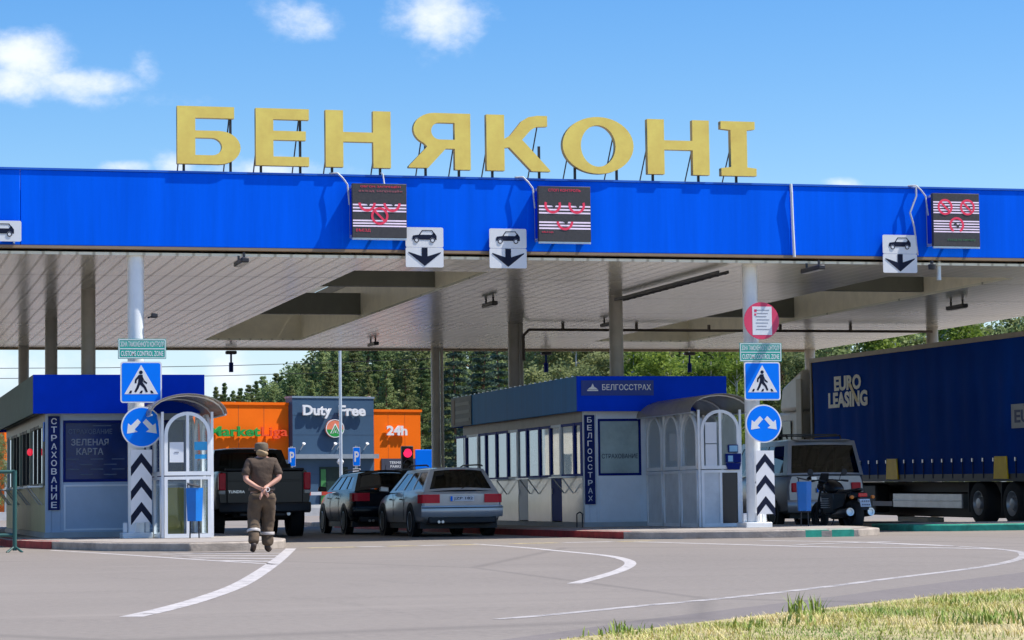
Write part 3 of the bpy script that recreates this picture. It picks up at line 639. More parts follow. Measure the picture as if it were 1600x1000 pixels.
# ------------------------------------------------------------------ signs on the two front columns
def column_signs(cx, cy, zs, where, red):
    yf = cy - .20
    def clamp(o, t, z): MB(o).box(cx - .17, cx + .17, yf + .013, yf + .035, z - .02, z + .02).build('clamp', STEEL, t)
    # customs plate
    z = zs['cust']; dx = zs.get('cdx', 0)
    t = empty('customs_sign', (cx + dx, yf, z), 'teal bilingual customs zone plate on the ' + where, 'sign', 'signs on the white columns'); o = t.location
    w, h = .86, .36
    shape([rrect(w, h, .01)], 'plate', STEAL, t, (cx + dx, yf + .008, z), .012, off=o)
    shape([rrect(w - .02, h - .02, .01), rrect(w - .05, h - .05, .01)], 'border', SWHITE, t, (cx + dx, yf - .0045, z), .002, off=o)
    MB(o).box(cx + dx - w / 2 + .03, cx + dx + w / 2 - .03, yf - .007, yf - .004, z - .008, z + .008).build('border', SWHITE, t)
    text('ЗОНА ТАМОЖЕННОГО КОНТРОЛЯ', 'lettering', SWHITE, t, (cx + dx, yf - .0045, z + .085), w * .9, .095, .002, off=o, bold=.012)
    text('CUSTOMS CONTROL ZONE', 'lettering', SWHITE, t, (cx + dx, yf - .0045, z - .085), w * .88, .095, .002, off=o, bold=.014); clamp(o, t, z)
    # pedestrian crossing
    z = zs['ped']
    t = empty('crossing_sign', (cx, yf, z), 'blue square pedestrian crossing sign on the ' + where, 'sign', 'signs on the white columns'); o = t.location
    pl = shape([rrect(.74, .74, .05)], 'plate', SWHITE, t, (cx, yf, z), .012, off=o); clamp(o, t, z)
    shape([rrect(.69, .69, .035)], 'blue_field', SBLUE, pl, (cx, yf - .0125, z), .002, off=o)
    shape([[(-.30, -.215), (.30, -.215), (0, .31)]], 'white_triangle', SWHITE, pl, (cx, yf - .015, z), .002, off=o)
    P = lambda lps: shape(lps, 'pictogram', SBLACK, pl, (cx, yf - .0175, z), .002, off=o)
    P([circ(-.005, .175, .034)])
    P([[(-.045, .13), (.025, .135), (.035, .06), (.03, -.01), (.085, -.085), (.12, -.175), (.085, -.185), (.045, -.105), (-.02, -.045), (-.045, -.11), (-.09, -.185), (-.125, -.17), (-.085, -.09), (-.055, .0), (-.05, .065), (-.08, .03), (-.085, -.02), (-.115, -.015), (-.11, .05)]])
    P([[(.035, .085), (.06, .03), (.11, -.01), (.10, -.035), (.04, .0)]])
    for k in (-.19, 0, .19): P([[(k - .035, -.20), (k + .015, -.20), (k + .03, -.15), (k - .005, -.15)] if k < .1 else [(k - .015, -.20), (k + .035, -.20), (k + .005, -.15), (k - .03, -.15)]])
    # round arrows
    z = zs['rnd']
    t = empty('direction_sign', (cx + .01, yf, z), 'round blue sign with two forked white arrows on the ' + where, 'sign', 'signs on the white columns'); o = t.location
    pl = shape([circ(0, 0, .37, n=40)], 'plate', SWHITE, t, (cx + .01, yf, z), .012, off=o); clamp(o, t, z)
    shape([circ(0, 0, .345, n=40)], 'blue_field', SBLUE, pl, (cx + .01, yf - .0125, z), .002, off=o)
    A = [(.03, .125), (.085, .15), (.20, .02), (.245, .06), (.26, -.115), (.085, -.085), (.135, -.045), (.01, .08)]
    A = [(.015, .085), (.075, .145), (.195, .03), (.245, .07), (.265, -.115), (.075, -.085), (.13, -.04)]
    shape([A], 'arrow', SWHITE, pl, (cx + .01, yf - .015, z), .002, off=o); shape([[(-x, y) for x, y in A][::-1]], 'arrow', SWHITE, pl, (cx + .01, yf - .015, z), .002, off=o)
    # chevron board
    z0, z1 = zs['chev']; dx = zs.get('vdx', 0); w = .375; h = z1 - z0
    t = empty('chevron_board', (cx + dx, yf, z0), 'tall white board with black upward chevrons on the ' + where, 'sign', 'signs on the white columns'); o = t.location
    pl = shape([rect(-w / 2, 0, w / 2, h)], 'board', SWHITE, t, (cx + dx, yf, z0), .012, off=o)
    for k in range(3):
        c = h * (.955 - k * .335)
        shape([[(-w / 2, c - .19 * h), (-w / 2, c - .19 * h - .13 * h), (0, c - .13 * h), (w / 2, c - .19 * h - .13 * h), (w / 2, c - .19 * h), (0, c)]], 'chevron', SBLACK, pl, (cx + dx, yf - .0125, z0), .002, off=o)
    clamp(o, t, z0 + h * .5)
    if red:
        z = zs['red']
        t = empty('stop_disc', (cx + .01, yf, z), 'round red sign with a white notice pasted over its middle', 'sign', 'signs on the white columns'); o = t.location
        pl = shape([circ(0, 0, .36, n=40)], 'plate', SRED, t, (cx + .01, yf, z), .012, off=o); clamp(o, t, z)
        pp = shape([rect(-.2, -.275, .2, .275)], 'notice', PAPER, pl, (cx + .02, yf - .0125, z), .002, off=o)
        b = MB(o)
        for k in range(7): b.box(cx - .11 + .02 * (k % 2), cx + .17 - .03 * (k % 3), yf - .0175, yf - .015, z + .2 - k * .062, z + .2 - k * .062 + .012)
        b.build('print', INK, pp); MB(o).box(cx - .14, cx - .09, yf - .0175, yf - .015, z + .17, z + .22).box(cx - .14, cx - .10, yf - .0175, yf - .015, z + .1, z + .14).build('print', SRED, pp)
column_signs(5.2, 45.0, dict(cust=3.53, cdx=.02, ped=2.93, rnd=2.125, chev=(.42, 1.72), vdx=-.0), 'left white column', False)
column_signs(17.19, 45.35, dict(cust=3.52, cdx=-.02, ped=2.96, rnd=2.14, chev=(.40, 1.62), vdx=.02, red=4.13), 'right white column', True)

# ------------------------------------------------------------------ kiosks
def kiosk(o, x0, x1, y0, y1, fx0, fx1, fy0, fy1, fz0, fz1, t, side_mat, low_mat, posts, lows, wz0, wz1, win_front, post_mat, sill_h, FP=None):
    FP = FP or WPANEL
    # shell: rear, right and inner walls, floor and ceiling of the hollow booth
    zb = .14
    MB(o).box(x0 + .02, x1, y1 - .1, y1, zb, fz0).box(x1 - .08, x1, y0 + .08, y1 - .105, zb, fz0).build('wall', WPANEL, t)
    MB(o).box(x0 + .09, x1 - .085, y0 + .1, y1 - .105, zb, zb + .03).build('floor', mat('booth_floor', (.18, .16, .14), .7), t)
    MB(o).box(x0 - .02, x1 + .02, y0 - .02, y1 + .02, zb, zb + .10).build('plinth', mat('plinth_grey', (.42, .43, .43), .6), t)
    # fascia box (hollow) and roof deck
    MB(o).box(fx0, fx1, fy0, fy0 + .06, fz0, fz1).build('front_fascia', KBLUE, t, bevel=.006)
    MB(o).box(fx0, fx0 + .06, fy0 + .065, fy1, fz0, fz1).build('side_fascia', side_mat, t, bevel=.006)
    MB(o).box(fx1 - .06, fx1, fy0 + .065, fy1, fz0, fz1).box(fx0 + .065, fx1 - .065, fy1 - .06, fy1, fz0, fz1).build('rear_fascia', KBLUE, t)
    MB(o).box(fx0 + .065, fx1 - .065, fy0 + .065, fy1 - .065, fz0 + .06, fz0 + .14).build('roof', mat('booth_ceiling', (.5, .5, .48), .6), t)
    # left (service) side
    MB(o).box(x0, x0 + .08, y0 + .13, y1 - .11, wz1, fz0 + .055).build('lintel', mat('lintel_beige', (.34, .30, .25), .5), t)
    b = MB(o)
    k = 0
    for (a, c) in lows: b.box(x0, x0 + .07, a + .012, c - .012, zb + .10, wz0)
    b.build('lower_panel', low_mat, t, bevel=.006)
    for i, (ya, yb) in enumerate(zip(posts, posts[1:])):
        W_ = MB(o).box(x0 - .012, x0 + .08, ya - .02, ya + .10, wz0, wz1)
        W_.box(x0 - .004, x0 + .06, ya + .101, yb - .021, wz0 + .002, wz0 + .05).box(x0 - .004, x0 + .06, ya + .101, yb - .021, wz1 - .06, wz1 - .002)
        w = W_.build('window', post_mat[i % len(post_mat)], t)
        MB(o).box(x0 + .02, x0 + .03, ya + .101, yb - .021, wz0 + .051, wz1 - .061).build('pane', GLASS, w)
    # counters with brackets and a few things behind the glass
    for ya in posts[1::3]:
        b = MB(o).box(x0 - .30, x0 - .016, ya - .1, ya + 1.05, wz0 - .03, wz0 + .0)
        for q in (.1, .8): b.tube((x0 - .26, ya + q, wz0 - .028), (x0 - .012, ya + q, wz0 - .36), .014, n=6)
        b.build('counter', ALU, t)
    # front wall
    MB(o).box(x0 + .0, x0 + .11, y0, y0 + .10, zb + .10, fz0 + .05).build('corner_post', FP, t, bevel=.006)
    (a, c, z0_, z1_) = win_front
    MB(o).box(x0 + .28, a - .002, y0 + .01, y0 + .08, zb + .10, fz0 + .05).box(c + .002, x1, y0 + .01, y0 + .08, zb + .10, fz0 + .05).box(a, c, y0 + .01, y0 + .08, zb + .10, z0_ - .002).box(a, c, y0 + .01, y0 + .08, z1_ + .002, fz0 + .05).build('front_wall', FP, t)
    MB(o).box(x0 + .11, x0 + .278, y0 + .02, y0 + .08, zb + .1, fz0 + .05).build('front_wall', FP, t)
    f = MB(o)
    f.box(a, c, y0, y0 + .06, z1_ - .05, z1_).box(a, c, y0, y0 + .06, z0_, z0_ + .05).box(a, a + .045, y0, y0 + .06, z0_ + .051, z1_ - .051).box(c - .045, c, y0, y0 + .06, z0_ + .051, z1_ - .051)
    return f.build('window', NAVY, t)

def frame_panel(o, t, x0, x1, y, z0, z1):              # raised frame on a white wall panel
    b = MB(o); w = .035
    b.box(x0, x1, y - .014, y - .001, z1 - w, z1).box(x0, x1, y - .014, y - .001, z0, z0 + w).box(x0, x0 + w, y - .014, y - .001, z0 + w, z1 - w).box(x1 - w, x1, y - .014, y - .001, z0 + w, z1 - w)
    b.build('panel_frame', WPANEL, t)

# right kiosk
kr = empty('service_kiosk', (16.6, 55.6, .14), 'long blue topped insurance kiosk with a row of service windows on the right island', 'kiosk')
o = kr.location
X0, Y0, Y1 = 15.15, 50.4, 61.0
pp = [914, 897.7, 876.6, 860.4, 843.3, 823.8, 809.2, 793.7, 775.9, 759.6, 747.4, 728.7, 712]
def yx(px, X):                                          # depth at which a photo column meets the plane x = X
    d = ray(px, 700); return d.y * (X / d.x)
posts = [yx(p, X0) for p in pp]; posts[0] = Y0 + .14
lows = [(Y0 + .13, posts[2]), (posts[3], posts[5]), (posts[6], posts[8]), (posts[8], posts[10]), (posts[10], Y1 - .12)]
w = kiosk(o, X0, 18.05, Y0, Y1, 14.93, 18.26, 50.1, 61.3, 2.57, 3.31, kr, KGREY, BPANEL, posts, lows, 1.22, 2.36, (15.47, 16.42, 1.22, 2.42), [FRB, FRB, WPANEL, FRB], 1.2)
for a, c, mm in ((posts[2], posts[3], FRB), (posts[5], posts[6], WPANEL)):
    d_ = MB(o).box(X0 + .005, X0 + .06, a + .015, c - .015, .26, 1.2).build('door', mm, kr, bevel=.006)
    MB(o).box(X0 - .03, X0 - .005, c - .12, c - .09, .85, .97).build('handle', STEEL, d_)
GLT = mat('frosted_film', (.34, .44, .44), .2, var=.25, vs=1.2, spec=.4)
MB(o).box(15.52, 16.37, Y0 + .02, Y0 + .03, 1.272, 2.368).build('pane', GLT, w)
MB(o).box(15.48, 16.42, Y0 + .3, Y0 + .32, 1.25, 2.40).build('blind', mat('green_blind', (.18, .25, .23), .7, var=.2, stretch=(6, 1, .4)), kr)
text('СТРАХОВАНИЕ', 'lettering', mat('film_ink', (.03, .05, .09), .5), w, (15.95, Y0 + .016, 1.63), .80, .10, .003, off=o, bold=.008)
frame_panel(o, kr, 15.47, 16.42, Y0 + .01, .27, 1.16)
sb = MB(o).box(15.16, 15.385, Y0 - .035, Y0 - .003, .62, 2.50).build('sign_strip', NAVYB, kr, bevel=.004)
for i, ch in enumerate('БЕЛГОССТРАХ'):
    text(ch, 'lettering', SWHITE, sb, (15.272, Y0 - .0355, 2.40 - i * .166), .10, .115, .003, off=o, keep=False, bold=.01)
fb = MB(o).box(15.02, 16.62, 50.085, 50.097, 2.90, 3.22).build('sign_panel', mat('deep_blue_panel', (.004, .03, .25), .4), kr)
text('БЕЛГОССТРАХ', 'lettering', SWHITE, fb, (16.02, 50.0845, 3.075), 1.08, .125, .004, off=o, bold=.006)
shape([[(-.12, -.075), (.12, -.075), (.12, -.05), (-.12, -.05)], [(-.11, -.042), (.11, -.042), (.075, -.01), (.035, .01), (.0, .085), (-.035, .01), (-.075, -.01)]], 'emblem', SWHITE, fb, (15.27, 50.0845, 3.07), .004, off=o)
gs = MB(o).box(14.905, 14.928, 59.15, 61.2, 2.58, 3.30).build('grey_board', mat('grey_board', (.17, .18, .17), .6, var=.2), kr)
b = MB(o)
for k in range(3): b.box(14.895, 14.903, 59.3, 60.7, 2.68 + k * .2, 2.76 + k * .2)
b.build('lettering', mat('grey_board_print', (.30, .31, .29), .6), gs)
MB(o).box(14.895, 14.903, 60.8, 61.05, 2.62, 3.24).build('emblem', mat('brown_print', (.24, .16, .11), .6), gs)
b = MB(o)
for k in range(26): b.box(14.94, 14.98, 50.5 + k * .42, 50.56 + k * .42, 3.312, 3.335)
b.build('roof_clip', ALU, kr)
# things seen through the glass
b = MB(o)
for k in range(5): y = 51.6 + k * 1.9; b.box(15.4, 15.75, y, y + .5, 1.24, 1.55); b.box(15.9, 16.1, y + .6, y + 1.0, 1.24, 1.9)
b.build('office_equipment', mat('office_grey', (.25, .28, .32), .6), kr)
MB(o).box(15.3, 15.95, Y0 + .4, Y1 - .2, 1.12, 1.2).build('desk', mat('desk', (.30, .24, .17), .6), kr)
h = MB(o).path([(14.9, 50.15, .14), (14.9, 50.15, .42), (14.97, 50.15, .46), (15.02, 50.15, .42), (15.02, 50.15, .14)], .014, 8).build('pipe_hoop', DARK, kr, smooth=True)

# left kiosk
kl = empty('service_kiosk', (5.1, 53, .14), 'blue topped kiosk with green card window poster on the left island', 'kiosk')
o = kl.location
XL, YL0, YL1 = 3.72, 47.5, 59.0
pl_ = [74, 67.5, 60.5, 54, 47.5, 42, 36.5, 31.5, 27, 22.5, 18.5, 14.5]
postsL = [yx(p, XL) for p in pl_]; postsL[0] = YL0 + .14
lowsL = [(YL0 + .13, postsL[4]), (postsL[4], postsL[8]), (postsL[8], YL1 - .12)]
w = kiosk(o, XL, 6.5, YL0, YL1, 3.47, 6.68, 47.2, 59.3, 2.46, 3.19, kl, mat('olive_fascia_panel', (.07, .13, .12), .55, spec=.06), mat('yellowish_panel', (.55, .50, .28), .5, var=.25, spec=.2, stretch=(1, 9, .5)), postsL, lowsL, 1.12, 2.30, (4.05, 6.35, 1.18, 2.34), [BLACK, mat('sage_frame', (.30, .34, .28), .5), BLACK], 1.1, mat('booth_blue_grey', (.40, .50, .62), .45, var=.08, vs=1.5))
MB(o).box(4.10, 6.30, YL0 + .02, YL0 + .03, 1.232, 2.288).build('pane', mat('navy_film', (.003, .022, .12), .18, var=.35, vs=1.5, spec=.35), w)
MB(o).box(4.08, 6.32, YL0 + .3, YL0 + .32, 1.2, 2.32).build('backing', mat('navy_backing', (.01, .05, .16), .6, var=.4, vs=2), kl)
MB(o).box(5.62, 5.72, YL0 + .005, YL0 + .06, 1.231, 2.289).build('mullion', NAVY, w)
FI = mat('film_grey_letter', (.30, .33, .37), .6); FI2 = mat('film_faint_letter', (.08, .12, .20), .6)
text('ЗЕЛЕНАЯ', 'lettering', FI, w, (4.55, YL0 + .016, 1.93), .70, .125, .003, off=o, bold=.01); text('КАРТА', 'lettering', FI, w, (4.55, YL0 + .016, 1.755), .50, .125, .003, off=o, bold=.01)
text('СТРАХОВАНИЕ', 'lettering', FI2, w, (4.56, YL0 + .016, 2.13), .82, .10, .003, off=o, bold=.01)
b = MB(o)
for k, (x, z) in enumerate([(4.35, 1.60), (4.80, 1.60), (5.2, 1.60), (4.6, 1.50), (5.05, 1.50), (4.35, 1.41), (4.8, 1.41), (5.2, 1.41), (4.6, 1.31), (5.05, 1.31)]): b.box(x - .24, x, YL0 + .013, YL0 + .017, z, z + .018)
b.box(4.60, 4.95, YL0 + .013, YL0 + .017, 2.23, 2.25); b.build('lettering', FI2, w)
frame_panel(o, kl, 4.06, 6.35, YL0 + .01, .27, 1.13)
sb = MB(o).box(3.77, 3.985, YL0 - .035, YL0 - .003, .66, 2.42).build('sign_strip', NAVYB, kl, bevel=.004)
for i, ch in enumerate('СТРАХОВАНИЕ'):
    text(ch, 'lettering', SWHITE, sb, (3.877, YL0 - .0355, 2.325 - i * .157), .105, .115, .003, off=o, bold=.012)
MB(o).tube((5.62, 47.2, .14), (5.62, 47.2, .50), .045, n=10).build('bollard_stub', DARK, kl)
MB(o).box(3.7, 3.716, 47.62, 47.80, 1.95, 2.32).build('sticker', SBLUE, kl)
b = MB(o)
for k in range(6): y = 48.1 + k * 1.5; b.box(3.95, 4.3, y, y + .5, 1.13, 1.5)
b.build('office_equipment', mat('office_grey', (.25, .28, .32), .6), kl)
rl = MB(o); 
for y in (50.0,): rl.lathe([(0, 0), (.07, .01), (.07, .05), (0, .06)], (3.64, y, 1.80), (-1, -.6, 0), 14)
rl.build('red_lamp', mat('red_signal', (.8, .02, .05), .3, emit=.6), kl)

# ------------------------------------------------------------------ arched glass vestibules in front of the kiosks
LIGHTENED = mat('lightened_pane', (.62, .68, .70), .3)  # clear pane with a pale veil mixed in, standing in for reflections
def _lighten():
    nt = LIGHTENED.node_tree; N = nt.nodes; L = nt.links; tr = N.new('ShaderNodeBsdfTransparent'); mx = N.new('ShaderNodeMixShader'); mx.inputs[0].default_value = .8
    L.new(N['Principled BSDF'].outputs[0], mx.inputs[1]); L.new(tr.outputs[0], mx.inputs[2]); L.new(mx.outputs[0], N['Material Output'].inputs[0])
_lighten()
def vestibule(x0, x1, y0, y1, zt, lb, bays, paper, lowdark, tray):
    t = empty('glass_vestibule', ((x0 + x1) / 2, (y0 + y1) / 2, .141), lb, 'vestibule', 'arched glass vestibules of the kiosks'); o = t.location
    zb = .145; zm = zb + (zt - zb) * .485; w = x1 - x0; cx = (x0 + x1) / 2
    def portal(org, W_, H, basis, nm, low=None, mid=True, up=None):
        # one bay: upper arched window and lower rectangular window
        zz = (zm - zb)
        fr = shape([rect(0, 0, W_, zz - .01), rect(.058, .07, W_ / 2 - .025, zz - .065), rect(W_ / 2 + .025, .07, W_ - .058, zz - .065)] if mid else [rect(0, 0, W_, zz - .01), rect(.05, .07, W_ - .05, zz - .065)], 'lower_frame', COLWHITE, t, org, .05, basis, o)
        for (a, c) in (((.055, W_ / 2 - .022), (W_ / 2 + .022, W_ - .055)) if mid else ((.047, W_ - .047),)):
            gm = CLEAR if low is None else (low[0] if a < W_ / 2 - .05 else low[1])
            shape([rect(a, .067, c, zz - .062)], 'pane', gm, fr, Vector(org) + Vector(basis[0]).cross(Vector(basis[1])) * .02, .01, basis, o)
        h0 = zz + .01; H2 = H - .02; r = W_ / 2; ri = r - .062
        cyc = H2 - r
        outer = [(0, h0), (W_, h0)] + arc(W_ / 2, cyc, r, r, 0, 180, 20)
        L_ = [outer]
        if mid:
            aa = math.degrees(math.acos(.026 / ri))
            L_.append([(W_ / 2 + .026, h0 + .07), (W_ - .062, h0 + .07)] + arc(W_ / 2, cyc, ri, ri, 0, aa, 10))
            L_.append([(.062, h0 + .07), (W_ / 2 - .026, h0 + .07)] + arc(W_ / 2, cyc, ri, ri, 180 - aa, 180, 10))
        else: L_.append([(.062, h0 + .07), (W_ - .062, h0 + .07)] + arc(W_ / 2, cyc, ri, ri, 0, 180, 18))
        fu = shape(L_, 'arched_frame', COLWHITE, t, org, .05, basis, o)
        n = Vector(basis[0]).cross(Vector(basis[1]))
        shape([[(.058, h0 + .066), (W_ - .058, h0 + .066)] + arc(W_ / 2, cyc, ri + .004, ri + .004, 0, 180, 18)], 'pane', up or CLEAR, fu, Vector(org) + n * .02, .008, basis, o)
        return fu
    fr = portal((x0 + .05, y0, zb), w - .1, zt - zb, FRONT, 'front', lowdark, True)
    # slender corner posts and rails
    b = MB(o)
    for x in (x0, x1 - .045): b.box(x, x + .045, y0 - .02, y0 + .025, zb, zt - .02)
    d = (y1 - y0) / bays
    for k in range(1, bays + 1): b.box(x0, x0 + .045, y0 + k * d - .045, y0 + k * d, zb, zt - .05).box(x1 - .045, x1, y0 + k * d - .045, y0 + k * d, zb, zt - .05)
    b.build('post', COLWHITE, t)
    for k in range(bays):
        portal((x0 + .03, y0 + (k + 1) * d - .05, zb), d - .09, zt - zb - .03, LEFT, 'side', (mat('grey_infill', (.66, .69, .70), .5),) * 2 if tray else None, False, LIGHTENED if tray else None)
        portal((x1 - .03, y0 + (k + 1) * d - .05, zb), d - .09, zt - zb - .03, LEFT, 'side', None, False, mat('pale_fill_sheet', (.62, .66, .67), .5) if tray else None)  # far upper panes made pale to lighten the view through the dark interior
    # barrel roof of smoky sheet
    R2 = w / 2 + .22; rise = .36; P1, P2 = [], []
    zr = zt - .06
    for i in range(17):
        a = math.pi * i / 16; x = cx - R2 * math.cos(a); z = zr + rise * math.sin(a)
        P1.append((x, z)); P2.append((x * 1.0, z - .012))
    b = MB(o)
    rows = []
    for yy in (y0 - .22, y0 - .05, (y0 + y1) / 2, y1 - .05): rows.append([(x, yy, z) for x, z in P1])
    b.grid(rows); rows2 = [[(x, r[0][1], z - .014) for (x, z) in P1] for r in rows]; b.grid(rows2)
    b.grid([rows[0], rows2[0]]); b.grid([rows[-1], rows2[-1]])
    rf = b.build('barrel_roof', POLY, t, smooth=True)
    b = MB(o)
    for yy in (y0 + .02, (y0 + y1) / 2, y1 - .1):
        pts = [Vector((cx - (R2 - .02) * math.cos(math.pi * i / 12), yy, zr - .03 + rise * math.sin(math.pi * i / 12))) for i in range(13)]; b.path(pts, .016, 6)
    b.tube((cx - R2 + .03, y0 - .2, zr - .02), (cx - R2 + .03, y1 - .06, zr - .02), .018).tube((cx + R2 - .03, y0 - .2, zr - .02), (cx + R2 - .03, y1 - .06, zr - .02), .018)
    b.build('roof_rib', ALU, t, smooth=True)
    for (px, pz, pw, ph, mm) in paper:
        MB(o).box(px - pw / 2, px + pw / 2, y0 - .034, y0 - .031, pz - ph / 2, pz + ph / 2).build('notice', mm, fr)
    return t, o, fr
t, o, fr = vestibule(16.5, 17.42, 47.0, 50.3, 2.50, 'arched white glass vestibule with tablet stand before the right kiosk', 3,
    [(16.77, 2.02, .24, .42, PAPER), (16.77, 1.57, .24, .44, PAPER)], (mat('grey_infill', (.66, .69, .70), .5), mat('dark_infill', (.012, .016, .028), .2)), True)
b = MB(o).box(17.12, 17.33, 46.93, 46.96, 1.62, 1.78).box(17.06, 17.38, 46.90, 46.96, 1.42, 1.60); b.hexa([(17.1, 46.9, 1.28), (17.34, 46.9, 1.28), (17.34, 46.96, 1.28), (17.1, 46.96, 1.28), (17.06, 46.9, 1.415), (17.38, 46.9, 1.415), (17.38, 46.96, 1.415), (17.06, 46.96, 1.415)]); b.build('leaflet_tray', NAVY, t, bevel=.01)
MB(o).box(17.14, 17.31, 46.915, 46.925, 1.64, 1.76).box(17.10, 17.20, 46.893, 46.898, 1.44, 1.56).build('leaflet', mat('leaflet_blue', (.25, .5, .7), .5), t)
MB(o).box(16.55, 16.57, 48.5, 48.9, 1.5, 2.05).build('notice', PAPER, t)
t, o, fr = vestibule(5.50, 6.43, 44.35, 47.4, 2.40, 'arched white glass vestibule with blue stickers before the left kiosk', 3,
    [(5.77, 1.66, .25, .36, PAPER), (6.20, 1.77, .23, .15, mat('sticker_cyan', (.03, .40, .75), .4)), (6.20, 1.58, .21, .08, mat('sticker_cyan', (.03, .40, .75), .4))], None, False)
MB(o).box(5.7, 6.2, 46.6, 46.9, .15, 1.05).build('yellow_locker', mat('mustard', (.42, .36, .05), .5), t)
MB(o).box(5.73, 5.81, 44.31, 44.314, 1.65, 1.67).build('print', INK, fr)

# ------------------------------------------------------------------ litter bins
def bin_(x, y, lb, rz):
    t = empty('litter_bin', (x, y, .141), lb, 'litter bin', None, rz)
    b = MB(); n = 5
    P = [(-.15, -.0), (-.02, -.15), (.15, -.05), (.12, .12), (-.1, .12)]
    lo_ = [(a * .86, c * .86, .30) for a, c in P]; hi = [(a, c, .88 - .03 * (i > 2)) for i, (a, c) in enumerate(P)]
    b.add(lo_ + hi, [tuple(range(4, -1, -1))] + [(i, (i + 1) % 5, 5 + (i + 1) % 5, 5 + i) for i in range(5)])
    inn = [(a * .93, c * .93, .87) for a, c in P]; inb = [(a * .8, c * .8, .45) for a, c in P]
    b.add(inn + inb, [(i, 5 + i, 5 + (i + 1) % 5, (i + 1) % 5) for i in range(5)] + [(0, 1, 2, 3, 4)][:0] + [(5, 6, 7, 8, 9)])
    b.add(hi + inn, [(i, (i + 1) % 5, 5 + (i + 1) % 5, 5 + i) for i in range(5)])
    b.build('bucket', BINB, t)
    MB().tube((-.08, 0, .0), (-.07, 0, .32), .014, n=8).tube((.09, 0, .0), (.08, 0, .32), .014, n=8).build('stand', DARK, t, smooth=True)
    MB().hexa([(-.17, -.12, .93), (.04, -.16, .885), (.14, .08, .895), (-.08, .14, .955), (-.17, -.12, .955), (.04, -.16, .91), (.14, .08, .92), (-.08, .14, .98)]).build('lid', DARK, t, bevel=.006)
    MB().tube((-.11, .0, .86), (-.12, 0, .94), .012, n=6).build('hinge', DARK, t)
    return t
bin_(6.0, 43.75, 'blue folded steel litter bin in front of the left vestibule', R_(12))
bin_(18.42, 46.2, 'blue folded steel litter bin beside the parked motorcycle', R_(8))

# ------------------------------------------------------------------ green gate leaf at the left edge
t = empty('green_barrier', (1.7, 41.0, 0), 'green metal tube barrier at the left edge of the road', 'barrier'); o = t.location
GM = mat('dull_green_paint', (.02, .09, .08), .5)
pp_ = at(23, 800, 41.0); xg = pp_.x
MB(o).tube((xg, 41, .03), (xg, 41, 1.32), .035, n=12).build('post', GM, t, smooth=True)
MB(o).tube((xg - 2.6, 41.02, 1.30), (xg, 41.02, 1.30), .03).tube((xg - 2.6, 41.02, .28), (xg, 41.02, .28), .03).tube((xg - 2.6, 41.02, .03), (xg - 2.6, 41.02, 1.32), .035).build('rail', GM, t, smooth=True)
b = MB(o)
for dx, dy in ((-.13, -.1), (.12, -.1), (.12, .1), (-.12, .1)): b.tube((xg, 41, .10), (xg + dx, 41 + dy, .0), .018, n=8)
b.build('foot', GM, t, smooth=True)

# ------------------------------------------------------------------ vehicles (local: x right, y forward from the rear bumper, z up)
def loft_body(st, name, material, root):
    # stations (y, half width, bottom, top, crown)
    b = MB(); rows = []
    for (y, w, zb, zt, cr) in st:
        h = zt - zb
        half = [(0, zb), (w * .84, zb), (w * .955, zb + .06), (w * .985, zb + h * .25), (w, zb + h * .5), (w * .99, zb + h * .72), (w * .965, zb + h * .88), (w * .925, zt - .008), (w * .82, zt + cr * .4), (w * .4, zt + cr * .9), (0, zt + cr)]
        ring = [(x, y, z) for x, z in half] + [(-x, y, z) for x, z in half[-2:0:-1]]
        rows.append(ring + [ring[0]])
    b.grid(rows)
    b.f.append(tuple(range(0, len(rows[0]) - 1))); n = len(rows[0]); k = (len(rows) - 1) * n; b.f.append(tuple(range(k, k + n - 1)))
    return b.build(name, material, root, smooth=True, ang=32)
def patch(body, gl, A, B, C, D, wins, ins=.012, bulge=0.0, nu=1):
    A, B, C, D = map(Vector, (A, B, C, D)); n = ((B - A).cross(D - A)).normalized()
    def P(u, v, d=0.0): return A * (1 - u) * (1 - v) + B * u * (1 - v) + C * u * v + D * (1 - u) * v + n * (bulge * (1 - (2 * u - 1) ** 2) - d)
    us = sorted({0., 1.} | {w[0] for w in wins} | {w[1] for w in wins} | ({i / 8 for i in range(9)} if bulge else set()))
    vs = sorted({0., 1.} | {w[2] for w in wins} | {w[3] for w in wins})
    for i in range(len(us) - 1):
        for j in range(len(vs) - 1):
            u0, u1, v0, v1 = us[i], us[i + 1], vs[j], vs[j + 1]; um, vm = (u0 + u1) / 2, (v0 + v1) / 2
            inw = any(w[0] < um < w[1] and w[2] < vm < w[3] for w in wins)
            if inw:
                if gl is not None: gl.add([P(u0, v0, ins), P(u1, v0, ins), P(u1, v1, ins), P(u0, v1, ins)], [(0, 1, 2, 3)])
            else: body.add([P(u0, v0), P(u1, v0), P(u1, v1), P(u0, v1)], [(0, 1, 2, 3)])
    for w in wins:                                     # reveals round each window
        q = [(w[0], w[2]), (w[1], w[2]), (w[1], w[3]), (w[0], w[3])]
        for (a, c) in zip(q, q[1:] + q[:1]): body.add([P(*a), P(*c), P(*c, ins * 2.2), P(*a, ins * 2.2)], [(0, 1, 2, 3)])
